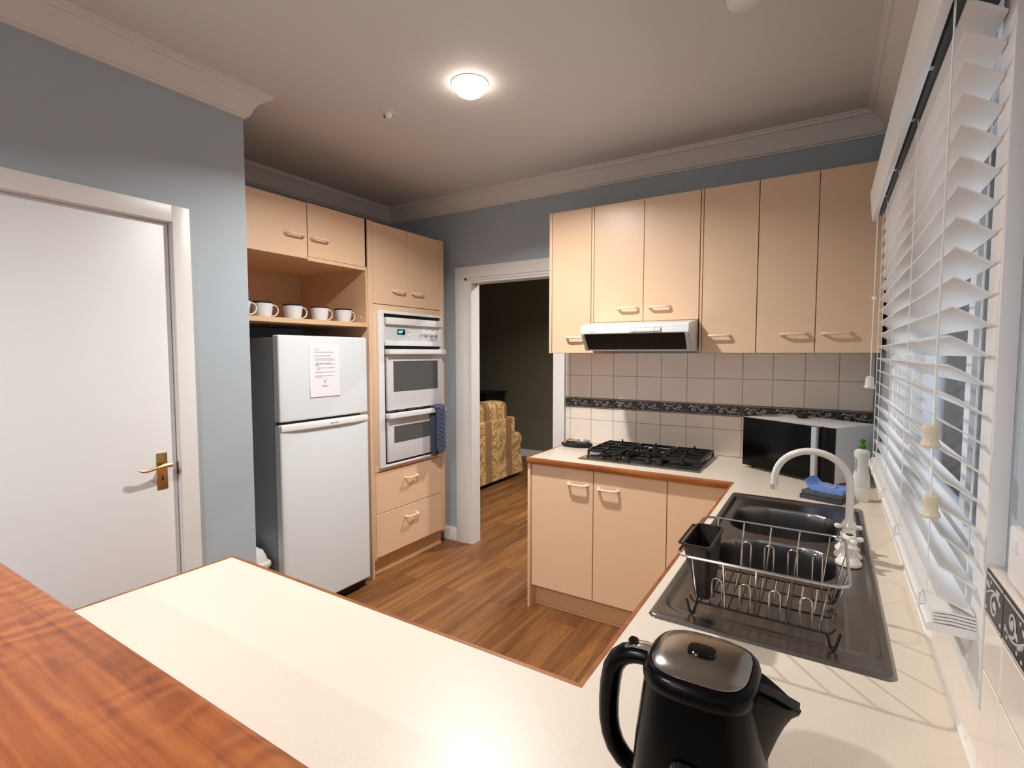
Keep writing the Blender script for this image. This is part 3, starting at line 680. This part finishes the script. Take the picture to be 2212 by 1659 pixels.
def bar(m, p, q, w_=.011, h=.016):
    p, q = Vector(p), Vector(q); d = (q-p).normalized(); s_ = Vector((-d.y, d.x, 0))*w_/2; u = Vector((0, 0, h))
    m.loft([[p-s_, p+s_, p+s_+u, p-s_+u], [q-s_, q+s_, q+s_+u, q-s_+u]])
for (x0, x1), cs in (((-1.190, -.995), (0, 1)), ((-.975, -.775), (2,)), ((-.755, -.560), (3, 4))):
    t = MB(); y0, y1, z = (2.775, 3.118, .927) if len(cs) == 2 else (2.86, 3.118, .927)
    for p, q in (((x0, y0), (x1, y0)), ((x0, y1), (x1, y1)), ((x0, y0), (x0, y1)), ((x1, y0), (x1, y1))): bar(t, (*p, z), (*q, z))
    if len(cs) == 2: bar(t, (x0, (y0+y1)/2, z), (x1, (y0+y1)/2, z))
    for x in (x0, x1):
        for y in (y0, y1): t.box(x-.006, x+.006, y-.006, y+.006, .9087, z+.010, .002)
    for ci in cs:
        bx, by, r = burn[ci]
        for k in range(4):
            dx, dy = ((1, 0), (-1, 0), (0, 1), (0, -1))[k]
            far = ((x1-bx) if dx > 0 else (bx-x0)) if dx else (.085 if len(cs) == 2 else ((y1-by) if dy > 0 else by-y0))
            p = Vector((bx+dx*far, by+dy*far, z+.002)); q = Vector((bx+dx*r*.45, by+dy*r*.45, z+.004)); bar(t, p, q, .010, .017)
        bar(t, (bx-.004, min(by+r+.035, y1), z+.010), (bx+.004, min(by+r+.01, y1-.02), z+.032), .012, .006)
    t.build('trivet', 'iron', hb)
for kx, ky in ((-1.003, 2.712), (-.936, 2.712), (-.868, 2.716), (-.826, 2.742), (-.766, 2.748)):
    if kx == -.868: continue
    k = MB().lathe([(.021, 0), (.021, .003), (.018, .005), (.0165, .020), (.015, .023), (0, .023)], (kx, ky, .9075), 22).box(kx-.0035, kx+.0035, ky-.017, ky+.017, .928, .938, .002)
    k.build('knob', 'soot', hb)

# black trivet plate with a grey spoon rest
tp = thing('trivet_plate', 'black oval plate on the worktop left of the cooktop', 'plate', (-1.385, 3.035, .9))
MB().lathe([(0, .003), (.085, .003), (.09, 0), (.098, .004), (.108, .014), (.106, .017), (.096, .009), (0, .008)], (0, 0, 0), 36, sx=1, sy=.72).build('plate', 'black_matte', tp, world=False)
sr = thing('spoon_rest', 'grey dish with a tan arched handle lying on the black oval plate', 'spoon rest', (-1.385, 3.035, .909))
MB().lathe([(0, .004), (.035, .003), (.048, .012), (.058, .030), (.0555, .031), (.045, .016), (.033, .008), (0, .008)], (.035, 0, 0), 28, sx=1, sy=.8).build('dish', 'grey_dish', sr, world=False)
MB().tube([(.0, .0, .022), (-.03, -.002, .034), (-.055, -.004, .034), (-.076, -.006, .018), (-.085, -.008, .006)], .006, 8, radii=[.008, .007, .006, .006, .007]).build('arched_handle', 'tan', sr, world=False)

# ---------------------------------------------------------------- microwave in the corner
ang = math.atan2(-.265, .404)
mw = thing('microwave', 'white microwave with black door standing diagonally in the corner', 'microwave', (-.38, 2.945, .9), ang)
W_, D_, H_ = .483, .315, .257
MB().box(0, W_, .022, D_, .012, .012+H_, .003).build('casing', 'mw_white', mw, world=False)
d = MB().box(.0, .425, 0, .021, .014, .010+H_, .003).build('door', 'mw_black', mw, world=False)
MB().box(.002, .424, .004, .021, .010+H_, .0135+H_, .001).build('door_top_trim', 'mw_silver', d, world=False)
MB().prism([(.381, -.001), (.389, -.013), (.411, -.013), (.417, -.001)], 'z', .016, .008+H_, .002).build('handle', 'mw_silver', d, world=False)
MB().box(.427, W_, .001, .021, .013, .011+H_, .002).build('control_strip', 'mw_black', mw, world=False)
for x in (.03, W_-.03):
    for y in (.05, D_-.04): MB().cyl((x, y, .0003), .011, .012, 'z', 14).build('foot', 'black', mw, world=False)
rt = Matrix(((1, 0, 0), (0, 0, -1), (0, 1, 0))).to_quaternion()
OFFsave = OFF[d.name]; OFF[d.name] = Vector()
text_mesh('LG', .013, Vector((.034, -.0004, .030)), rt, 'dark_ink', 'emblem_letters', d)
g = MB().tube([(.019+.006*math.cos(a), -.0006, .030+.006*math.sin(a)) for a in [2*PI*i/20 for i in range(20)]], .0009, 5, closed=True); g.build('emblem_ring', 'dark_ink', d, world=False)
OFF[d.name] = OFFsave
bw = thing('bowl', 'small dark brown bowl on top of the microwave', 'bowl', (-.112, 3.03, .9+.012+H_))
MB().lathe([(0, .001), (.018, 0), (.026, .006), (.033, .018), (.034, .030), (.031, .031), (.029, .020), (.02, .010), (0, .008)], (0, 0, 0), 26).build('bowl_body', 'bowl_dark', bw, world=False)
MB().tube([(-.024, -.008, .012), (-.030, -.010, .030), (-.029, -.010, .044)], .004, 7, radii=[.003, .004, .005]).build('handle', 'brown_dark', bw, world=False)

# detergent bottle and cloths
bt = thing('detergent_bottle', 'white dish detergent bottle with a green cap beside the window', 'bottle', (.125, 2.505, .9), .25)
def oval(hx, hy, z, p=2.6, n=28):
    return [(hx*math.copysign(abs(math.cos(a))**(2/p), math.cos(a)), hy*math.copysign(abs(math.sin(a))**(2/p), math.sin(a)), z) for a in [2*PI*i/n for i in range(n)]]
MB().loft([oval(.026, .018, 0), oval(.030, .021, .006), oval(.031, .022, .02), oval(.030, .021, .055), oval(.0285, .020, .06), oval(.030, .021, .065), oval(.0295, .021, .10), oval(.025, .019, .125), oval(.0235, .018, .15), oval(.0255, .019, .18), oval(.029, .020, .196), oval(.027, .019, .206), oval(.016, .014, .214), oval(.011, .011, .217)]).build('bottle_body', 'bottle_white', bt, world=False)
MB().lathe([(.0125, .214), (.0135, .218), (.0135, .228), (.010, .232), (.007, .236), (.007, .242), (.011, .246), (.0105, .252), (.006, .256), (0, .256)], (0, 0, 0), 20).build('cap', 'pump_green', bt, world=False)
MB().loft([[(x*1.012, y*1.012, z) for x, y, z in oval(.0255, .019, .125)][12:18], [(x*1.012, y*1.012, z) for x, y, z in oval(.0255, .019, .18)][12:18]], cap=False, closed=False).build('sticker', 'label_clear', bt, world=False)
def cloth(name, label, cx, cy, z, hx, hy, th, m, rot, cat, amp=.004, curl=0):
    o = thing(name, label, cat, (cx, cy, z), rot, None); n = 18; mm = 10; top = []; rnd = random.Random(int(z*1e4))
    ph = [rnd.uniform(0, 6) for _ in range(3)]
    def h(u, v): return amp*(math.sin(5*u+ph[0])*math.cos(4*v+ph[1])+.5*math.sin(11*u+ph[2]))*.5+amp*.75 + curl*max(0, -u-.55)**1.6
    b = MB(); T = [[b.bm.verts.new((hx*(2*i/n-1), hy*(2*j/mm-1), th+h(2*i/n-1, 2*j/mm-1))) for j in range(mm+1)] for i in range(n+1)]
    B = [[b.bm.verts.new((hx*(2*i/n-1), hy*(2*j/mm-1), 0+curl*max(0, -(2*i/n-1)-.55)**1.6)) for j in range(mm+1)] for i in range(n+1)]
    for i in range(n):
        for j in range(mm): b.bm.faces.new((T[i][j], T[i+1][j], T[i+1][j+1], T[i][j+1])); b.bm.faces.new((B[i][j], B[i][j+1], B[i+1][j+1], B[i+1][j]))
    for i in range(n): b.bm.faces.new((T[i][0], B[i][0], B[i+1][0], T[i+1][0])); b.bm.faces.new((T[i][mm], T[i+1][mm], B[i+1][mm], B[i][mm]))
    for j in range(mm): b.bm.faces.new((T[0][j], T[0][j+1], B[0][j+1], B[0][j])); b.bm.faces.new((T[n][j], B[n][j], B[n][j+1], T[n][j+1]))
    bmesh.ops.recalc_face_normals(b.bm, faces=b.bm.faces)
    b.build('cloth', m, o, world=False); return o
c1 = cloth('dish_cloth', 'dark grey folded cloth at the bottom of the cloth stack behind the sink', .005, 2.475, .9002, .076, .070, .014, 'cloth_dark', -.32, 'cloth')
c3 = cloth('dish_cloth', 'grey checked folded cloth between the blue cloth and the bottom dark cloth', .006, 2.480, .9192, .073, .066, .010, 'cloth_grey', -.30, 'cloth')
c2 = cloth('dish_cloth', 'blue waffle dish cloth on top of the cloth stack behind the sink', .012, 2.485, .934, .070, .057, .013, 'cloth_blue', -.34, 'cloth', .004, .10)
MB().box(-.012, .03, -.030, .020, .0165, .0180, .0004).build('clear_band', 'label_clear' if False else 'mw_silver', c2, world=False)

# ---------------------------------------------------------------- sink
sk = thing('sink', 'stainless double bowl sink with drainer set in the worktop', 'sink', (-.107, 1.746, .9))
def sdrr(x, y, x0, x1, y0, y1, r):
    cx, cy = (x0+x1)/2, (y0+y1)/2; qx = abs(x-cx)-(x1-x0)/2+r; qy = abs(y-cy)-(y1-y0)/2+r
    return math.hypot(max(qx, 0), max(qy, 0))+min(max(qx, qy), 0)-r
def sm(a, b, t):
    t = min(1, max(0, (t-a)/(b-a))); return t*t*(3-2*t)
def sink_z(x, y):
    e = -sdrr(x, y, SX0, SX1, SY0, SY1, .022)
    z = .9008+.0055*sm(0, .006, e)-.0010*sm(.010, .03, e)
    p = -sdrr(x, y, -.318, .108, 1.185, 2.328, .05); z -= .0065*sm(-.004, .008, p)
    for bx in ((-.286, .040, 1.868, 2.212), (-.280, .034, 1.535, 1.812)):
        s_ = -sdrr(x, y, *bx, .105); z += -.165*sm(-.002, .020, s_)
        z -= .006*sm(.05, .15, s_)
    dd = sdrr(x, y, -.300, .09, 1.205, 1.500, .03)
    if dd < 0:
        k = sm(0, .03, -dd); z -= .004*k*(.35+.65*(1.5-y)/.3); z += .0012*k*max(0, math.cos((x+.105)/.038*2*PI))**3
    return z
b = MB()
def axisgrid(a0, a1, marks):
    v = []; a = a0
    while a < a1-1e-6:
        v.append(a); near = min(abs(a-m) for m in marks); a += .0022 if near < .03 else .0065
    v.append(a1); return v
xs = axisgrid(SX0, SX1, (-.34, -.318, -.283, .037, .108, .126)); ys = axisgrid(SY0, SY1, (1.136, 1.185, 1.205, 1.535, 1.812, 1.868, 2.212, 2.328, 2.357))
xs[0] += 1e-4
V = {}
for i, x in enumerate(xs):
    for j, y in enumerate(ys):
        if sdrr(x, y, SX0, SX1, SY0, SY1, .022) < .0012: V[i, j] = b.bm.verts.new((x, y, sink_z(x, y)))
for i in range(len(xs)-1):
    for j in range(len(ys)-1):
        q = [(i, j), (i+1, j), (i+1, j+1), (i, j+1)]
        if all(k in V for k in q): b.bm.faces.new([V[k] for k in q])
b.build('basin_sheet', 'sink_steel', sk, ang=60)
for by in (2.04, 1.675):
    MB().lathe([(.044, .0), (.044, .003), (.036, .004), (.030, .001), (0, .001)], (-.123, by, .7295), 26).build('drain', 'steel', sk)

# tap set on the sink ledge
tx, ty = .064, 1.79
tpz = .901
tap = thing('kitchen_tap', 'white gooseneck kitchen tap with two cross handles on the sink ledge', 'tap', (tx, ty, tpz))
MB().lathe([(.036, 0), (.036, .006), (.031, .012), (.022, .02), (.019, .04), (.024, .048), (.024, .054), (.018, .06), (.016, .085), (.021, .092), (.018, .10), (.0115, .112)], (tx, ty, tpz), 28).build('pillar', 'ivory_tap', tap)
pts = [(tx, ty, tpz+.10), (tx, ty, 1.02), (tx, ty, 1.085)] ; R = .094; cz = 1.112
for i in range(21):
    a = PI*i/20; pts.append((tx-.1+R*1.06*math.cos(a)*1.0, ty, cz+R*math.sin(a)))
pts.append((tx-.2, ty, 1.098))
MB().tube(pts, .0105, 14).build('spout', 'ivory_tap', tap)
MB().lathe([(.0125, .018), (.0125, .022), (.0118, .022)], (tx-.2, ty, 1.076), 18).build('spout_collar', 'ivory_tap', tap)
MB().cyl((tx-.2, ty, 1.077), .011, .022, 'z', 18).build('aerator', 'chrome', tap)
for yy, dz, aa in ((1.728, 0, .35), (1.852, .004, .1)):
    hc = MB().lathe([(.033, 0), (.033, .006), (.028, .013), (.019, .022), (.017, .038), (.021, .046), (.021, .052), (.014, .058), (.013, .066)], (tx, yy, tpz), 26).build('handle_pillar', 'ivory_tap', tap)
    h = MB().lathe([(.014, 0), (.016, .006), (.014, .016), (.010, .020), (0, .020)], (tx, yy, tpz+.064), 20)
    for k in range(4):
        a = aa+PI/2*k; c, s = math.cos(a), math.sin(a)
        h.tube([(tx+c*r_, yy+s*r_, tpz+.072) for r_ in (.008, .018, .026, .030)], .006, 9, radii=[.0055, .0052, .0072, .005]); h.ball((tx+c*.029, yy+s*.029, tpz+.072), .0078, sub=2)
    h.build('cross_handle', 'ivory_tap', hc)
    MB().lathe([(.0095, .0835), (.0095, .0855), (.006, .0855)], (tx, yy, tpz), 18).build('indicator_ring', 'black', hc)

# ---------------------------------------------------------------- dish rack on the drainer
rk = thing('dish_rack', 'chrome wire dish rack standing on the sink drainer', 'dish rack', (-.11, 1.29, .9))
RZ, BZ = 1.066, .934
RX0, RX1, RY0, RY1 = -.272, .046, 1.118, 1.428
BX0, BX1, BY0, BY1 = -.246, .014, 1.196, 1.420
MB().tube([(x, y, RZ) for x, y in rrect(RX0, RX1, RY0, RY1, .028)], .0030, 8, closed=True).build('rim_wire', 'wire', rk)
ny = 4
for k in range(ny):
    y = BY0+(BY1-BY0)*k/(ny-1)
    MB().tube([(BX0-.012, y, BZ+.012), (BX0-.004, y, BZ), (BX0+.02, y, BZ), (BX1-.02, y, BZ), (BX1+.004, y, BZ), (BX1+.014, y, BZ+.014)], .0023, 6).build('base_wire', 'dark_coat', rk)
n = 13
for k in range(n):
    x = BX0+.012+(BX1-BX0-.024)*k/(n-1)
    MB().tube([(x, BY0, BZ+.003), (x, BY1, BZ+.003)], .0018, 6).build('cross_wire', 'dark_coat', rk)
for k in range(5):      # uprights from base to rim, front and back
    f = k/4; xb = BX0+.004+(BX1-BX0-.018)*f; xr = RX0+.034+(RX1-RX0-.066)*f
    MB().tube([(xb, BY0, BZ), (xb*.93+xr*.07, BY0-.006, BZ+.02), (xr, RY0, RZ)], .0019, 6).build('upright_wire', 'wire', rk)
    MB().tube([(xb, BY1, BZ), (xr, RY1, RZ)], .0019, 6).build('upright_wire', 'wire', rk)
for k in range(2):
    for f in (.3, .7):
        xb, xr = ((BX0-.004, RX0), (BX1+.006, RX1))[k]; yb = BY0+(BY1-BY0)*f; yr = RY0+(RY1-RY0)*f
        MB().tube([(xb, yb, BZ), (xr, yr, RZ)], .0019, 6).build('upright_wire', 'wire', rk)
def hoop(x, w_, y, dy, h):
    p = [(x, y, BZ)]; 
    for i in range(9):
        a = PI*i/8; p.append((x+w_/2-w_/2*math.cos(a), y+dy, BZ+h-w_/2+w_/2*math.sin(a)))
    p.append((x+w_, y, BZ)); return p
for k in range(4): MB().tube(hoop(BX0+.036+.058*k, .021, BY0+.002, -.006, .066), .0019, 6).build('plate_hoop', 'wire', rk)
for k in range(4): MB().tube(hoop(BX0+.070+.052*k, .020, BY1-.012, .004, .086), .0019, 6).build('plate_hoop', 'wire', rk)
for k in range(8): 
    x = BX0+.044+.027*k; MB().tube([(x, BY0+.075, BZ), (x+.004, BY0+.082, BZ+.03), (x+.006, BY0+.088, BZ+.052)], .0019, 6).build('divider_wire', 'wire', rk)
for x, y, s in ((BX0-.006, BY0-.004, -1), (BX1+.010, BY0-.004, 1), (BX1+.010, BY1, 1), (BX0-.006, BY1, -1)):
    MB().tube([(x-.012, y, BZ+.004), (x-.004, y, .9085), (x+.004, y, .9085), (x+.012, y, BZ+.008)], .0030, 6).ball((x, y, .907), .0055, sub=2).build('foot', 'dark_coat', rk)
cd = thing('cutlery_caddy', 'dark brown plastic cutlery caddy hooked in the left end of the dish rack', 'cutlery holder', (-.246, 1.245, .942))
def cr(x0, x1, y0, y1, r, z): return [(x, y, z) for x, y in rrect(x0, x1, y0, y1, r, 5)]
MB().loft([cr(-.250, -.216, 1.195, 1.290, .010, .944), cr(-.268, -.210, 1.160, 1.322, .014, 1.066), cr(-.271, -.207, 1.157, 1.325, .015, 1.070), cr(-.271, -.207, 1.157, 1.325, .015, 1.078), cr(-.266, -.212, 1.162, 1.320, .012, 1.078), cr(-.264, -.213, 1.164, 1.318, .012, 1.064), cr(-.247, -.219, 1.198, 1.287, .009, .948)]).build('caddy_body', 'brown_plastic', cd)
MB().tube([(-.268, 1.17, 1.0735), (-.278, 1.17, 1.075), (-.278, 1.31, 1.075), (-.268, 1.31, 1.0735)], .003, 6).build('hook', 'brown_plastic', cd)
sw = MB(); rnd = random.Random(5)
for i in range(46):
    sw.ball((-.231+rnd.uniform(-.014, .014), 1.222+rnd.uniform(-.026, .030), 1.008+rnd.uniform(0, .018)), rnd.uniform(.003, .006), sub=1)
tag(sw.build('steel_scourer', 'scour'), 'grey steel wool scourer inside the dark cutlery caddy', 'scourer')

# ---------------------------------------------------------------- kettle
kt = thing('kettle', 'black electric kettle with a brushed metal lid on the near worktop', 'kettle', (-.125, .655, .9))
def sq(r, z, p=2.7, n=40, ox=0, sx=1.0):
    return [(ox+sx*r*math.copysign(abs(math.cos(a))**(2/p), math.cos(a)), r*math.copysign(abs(math.sin(a))**(2/p), math.sin(a)), z) for a in [2*PI*i/n for i in range(n)]]
MB().loft([sq(.080, 0), sq(.084, .004), sq(.084, .016), sq(.080, .020)]).build('power_base', 'kettle_black', kt, world=False)
MB().loft([sq(.078, .0205), sq(.081, .026), sq(.081, .05), sq(.076, .12), sq(.068, .185), sq(.066, .198)]).build('body', 'kettle_black', kt, world=False)
MB().loft([sq(.066, .198, 3), sq(.0672, .2005, 3), sq(.0672, .209, 3.1), sq(.0655, .2145, 3.2), sq(.062, .2185, 3.3), sq(.0582, .2205, 3.3), sq(.0577, .219, 3.3)]).build('collar', 'kettle_black', kt, world=False)
ld = MB().loft([sq(.0575, .2185, 3.3), sq(.0568, .2215, 3.3), sq(.052, .2250, 3.2), sq(.040, .2275, 3), sq(.020, .2290), sq(.004, .2293)]).build('lid', 'lid_steel', kt, world=False)
MB().loft([[(x, y, z) for x, y, z in sq(.013, zz, 3, 24, 0, 1.35)] for zz in (.2280, .2312)] + [sq(.0120, .2326, 3, 24, 0, 1.35), sq(.006, .2328, 3, 24, 0, 1.35)]).build('lid_button', 'black_gloss', ld, world=False)
# spout: a pouring beak growing out of the right side
rg = []
for f in [(i/12)**1.5 for i in range(13)]:
    x = .058+.050*f; top = .206-.012*f**1.5; bot = max(.03, .187-.077*((1-f)/.56)**1.6); hw = .034*(1-f)**.8+.003
    rg.append([(x, -hw, top), (x+.002, -hw*.5, top-.001), (x+.002, hw*.5, top-.001), (x, hw, top), (x-.004*(1-f), hw*.55, (top+bot)/2-.01*(1-f)), (x-.010*(1-f), 0, bot), (x-.004*(1-f), -hw*.55, (top+bot)/2-.01*(1-f))])
sp_ = MB().loft(rg).build('spout', 'kettle_black', kt, world=False)
MB().prism([(.060, .2045), (.085, .2015), (.108, .1945), (.1085, .197), (.085, .2045), (.060, .2080)], 'y', -.009, .009).build('spout_cover', 'black', sp_, world=False)
hpts = [(-.052, 0, .201), (-.070, 0, .203), (-.086, 0, .201), (-.099, 0, .1955), (-.109, 0, .186), (-.116, 0, .172), (-.120, 0, .150), (-.122, 0, .125), (-.122, 0, .100), (-.119, 0, .080), (-.112, 0, .062), (-.101, 0, .049), (-.088, 0, .041), (-.070, 0, .036)]
hd = MB().tube(hpts, .016, 16, flat=.78, radii=[.016, .016, .0165, .017, .0175, .0175, .0175, .0172, .0168, .0163, .0158, .015, .014, .013]).build('handle', 'kettle_black', kt, world=False)
MB().tube([(-.060, 0, .2135), (-.072, 0, .2148), (-.086, 0, .2135), (-.098, 0, .2075)], .0085, 12, flat=.25, radii=[.0105, .0108, .0105, .008]).build('handle_cap', 'chrome', hd, world=False)
MB().loft([[(x-.088, y, z) for x, y, z in sq(.0065, zz, 3, 20)] for zz in (.2115, .2185)] + [[(x-.088, y, z) for x, y, z in sq(.0045, .2205, 3, 20)]]).build('switch', 'black_gloss', hd, world=False)
MB().loft([[(x, -.0775+.0, z) for x, z in rrect(-.018, .018, .06, .135, .012)], [(x, -.0815, z) for x, z in rrect(-.015, .015, .063, .132, .011)]]).build('water_gauge', 'black_gloss', kt, world=False)

# ---------------------------------------------------------------- venetian blind
vb = thing('venetian_blind', 'white timber venetian blind over the window above the sink', 'blind', (.17, 1.67, 1.08))
VY0, VY1 = .99, 2.355
MB().prism([(.110, 2.100), (.114, 2.104), (.124, 2.102), (.132, 2.000), (.128, 1.998), (.119, 1.999)], 'y', VY0-.03, VY1+.02).build('valance', 'blind_white', vb)
MB().box(.140, .194, VY0, VY1, 2.012, 2.052, .002).build('headrail', 'dark_grey', vb)  # dark colour stands in for the shade between valance and slats
for y in (1.20, 1.44, 1.80, 2.08, 2.28):
    MB().box(.126, .142, y-.008, y+.008, 2.012, 2.026, .001).build('valance_clip', 'steel', vb)
zs = [1.1235+.0435*i for i in range(21)]
for i, z in enumerate(zs):
    t = .010+.0040*min(i, 4) if i < 3 else .0145; c = .173
    pr = [(-.0225, t), (-.008, t*.38+.0012), (.008, -t*.36+.0012), (.0225, -t)]
    pts = [(c+a, z+h+.0014) for a, h in pr] + [(c+a, z+h-.0014) for a, h in reversed(pr)]
    MB().prism(pts, 'y', VY0, VY1).build('slat', 'blind_white', vb)
for k in range(4): MB().prism([(.146, 1.0915+.0052*k), (.170, 1.0935+.0052*k), (.197, 1.0915+.0052*k), (.197, 1.0948+.0052*k), (.170, 1.0968+.0052*k), (.146, 1.0948+.0052*k)], 'y', VY0, VY1).build('slat', 'blind_white', vb)
MB().prism([(.140, 1.077), (.197, 1.077), (.198, 1.080), (.198, 1.088), (.196, 1.0905), (.143, 1.0905), (.139, 1.087), (.139, 1.080)], 'y', VY0, VY1).build('bottom_rail', 'blind_white', vb)
for y in (1.06, 1.44, 1.80, 2.14, 2.30):
    MB().tube([(.1475, y, 1.09), (.1475, y, 2.02)], .0011, 5).tube([(.1975, y, 1.09), (.1975, y, 2.02)], .0011, 5).build('ladder_cord', 'cord', vb)
    MB().tube([(.137, y, 1.086), (.139, y+.004, 1.108), (.144, y+.001, 1.112)], .0028, 6).build('cord_button', 'blind_white', vb)
def knob(x, y, z, m='knob_cream'): return MB().lathe([(.0075, .036), (.0105, .034), (.0115, .028), (.0088, .020), (.0095, .012), (.0128, .005), (.0115, .001), (.006, 0)], (x, y, z), 22).build('pull_knob', m, vb)
def cord(pts): MB().tube(pts, .0012, 5).build('pull_cord', 'cord', vb)
cord([(.136, .982, 1.396), (.135, .978, 1.6), (.136, .974, 2.02)]); cord([(.136, .986, 1.396), (.137, .990, 1.6), (.136, .978, 2.02)]); cord([(.138, .992, 1.288), (.139, 1.000, 1.6), (.137, .984, 2.02)])
knob(.1335, .985, 1.361); knob(.138, .990, 1.253)
cord([(.126, 2.245, 1.42), (.127, 2.245, 1.70), (.131, 2.30, 2.01)]); cord([(.127, 2.25, 1.42), (.128, 2.252, 1.72), (.133, 2.31, 2.01)])
MB().ball((.127, 2.247, 1.70), .007).build('cord_knot', 'cord', vb)
MB().lathe([(.006, .044), (.012, .040), (.015, .010), (.019, .004), (.017, 0), (0, 0)], (.125, 2.245, 1.378), 12).build('cord_tassel', 'clear_white', vb)

# wall socket at the right edge
po = thing('power_point', 'white power outlet plate on the right wall above the scroll tile border', 'power outlet', (XR, .848, 1.208))
MB().prism(rrect(.790, .905, 1.209, 1.281, .008), 'x', XR-.010, XR-.0005, .002).build('plate', 'socket', po)
for y in (.818, .868): MB().box(XR-.013, XR-.009, y, y+.012, 1.252, 1.270, .001).build('rocker', 'socket', po)

# ---------------------------------------------------------------- living room
so = thing('sofa', 'gold damask striped sofa seen through the doorway', 'sofa', (-3.65, 4.6, 0))
SXb = -3.19
b = MB().box(SXb-.22, SXb-.01, 3.62, 5.24, .20, .745, .03, 3); b.build('back', 'damask', so)
MB().box(SXb-.92, SXb-.23, 3.80, 5.18, .20, .42, .03, 3).build('seat', 'damask', so)
b = MB()
MB().loft([[(SXb-.93, 3.60, .055), (SXb+.004, 3.60, .055), (SXb+.004, 5.395, .055), (SXb-.93, 5.395, .055)], [(SXb-.92, 3.61, .26), (SXb-.006, 3.61, .26), (SXb-.006, 5.365, .26), (SXb-.92, 5.365, .26)]]).build('skirt', 'damask', so)
for y0, y1 in ((5.22, 5.37), (3.62, 3.78)):
    a = MB().box(SXb-.92, SXb-.012, y0, y1, .20, .47, .02, 3); a.lathe([(0, -.001), (.075, 0), (.09, .02), (.09, .87), (.075, .89), (0, .891)], (SXb-.905, (y0+y1)/2+.02, .455), 24, 'x'); a.build('arm', 'damask', so)
for y0, y1 in ((3.68, 4.16), (4.17, 4.66), (4.67, 5.12)):
    cu = MB().box(SXb-.30, SXb-.03, y0, y1, .60, .945, .09, 5); cu.build('back_cushion', 'damask', so)
tvc = thing('television_stand', 'black low cupboard in the dark living room behind the sofa', 'tv stand', (-4.6, 6.0, 0))
MB().box(-5.2, -4.03, 5.80, 6.30, .04, .93, .01).build('stand_body', 'black', tvc); MB().box(-5.22, -4.01, 5.78, 6.32, .93, .955, .004).build('stand_top', 'black', tvc)
tv = thing('television', 'black television with a thin silver edge in the dark living room', 'television', (-4.8, 6.0, .956))
MB().box(-5.25, -4.375, 5.98, 6.03, 1.0, 1.66, .006).build('screen', 'black_gloss', tv); MB().box(-4.374, -4.362, 5.975, 6.035, .995, 1.665, .002).build('bezel', 'tv_edge', tv)
MB().box(-4.95, -4.65, 5.9, 6.1, .956, .97, .003).box(-4.83, -4.77, 5.99, 6.02, .97, 1.0).build('stand_foot', 'black', tv)
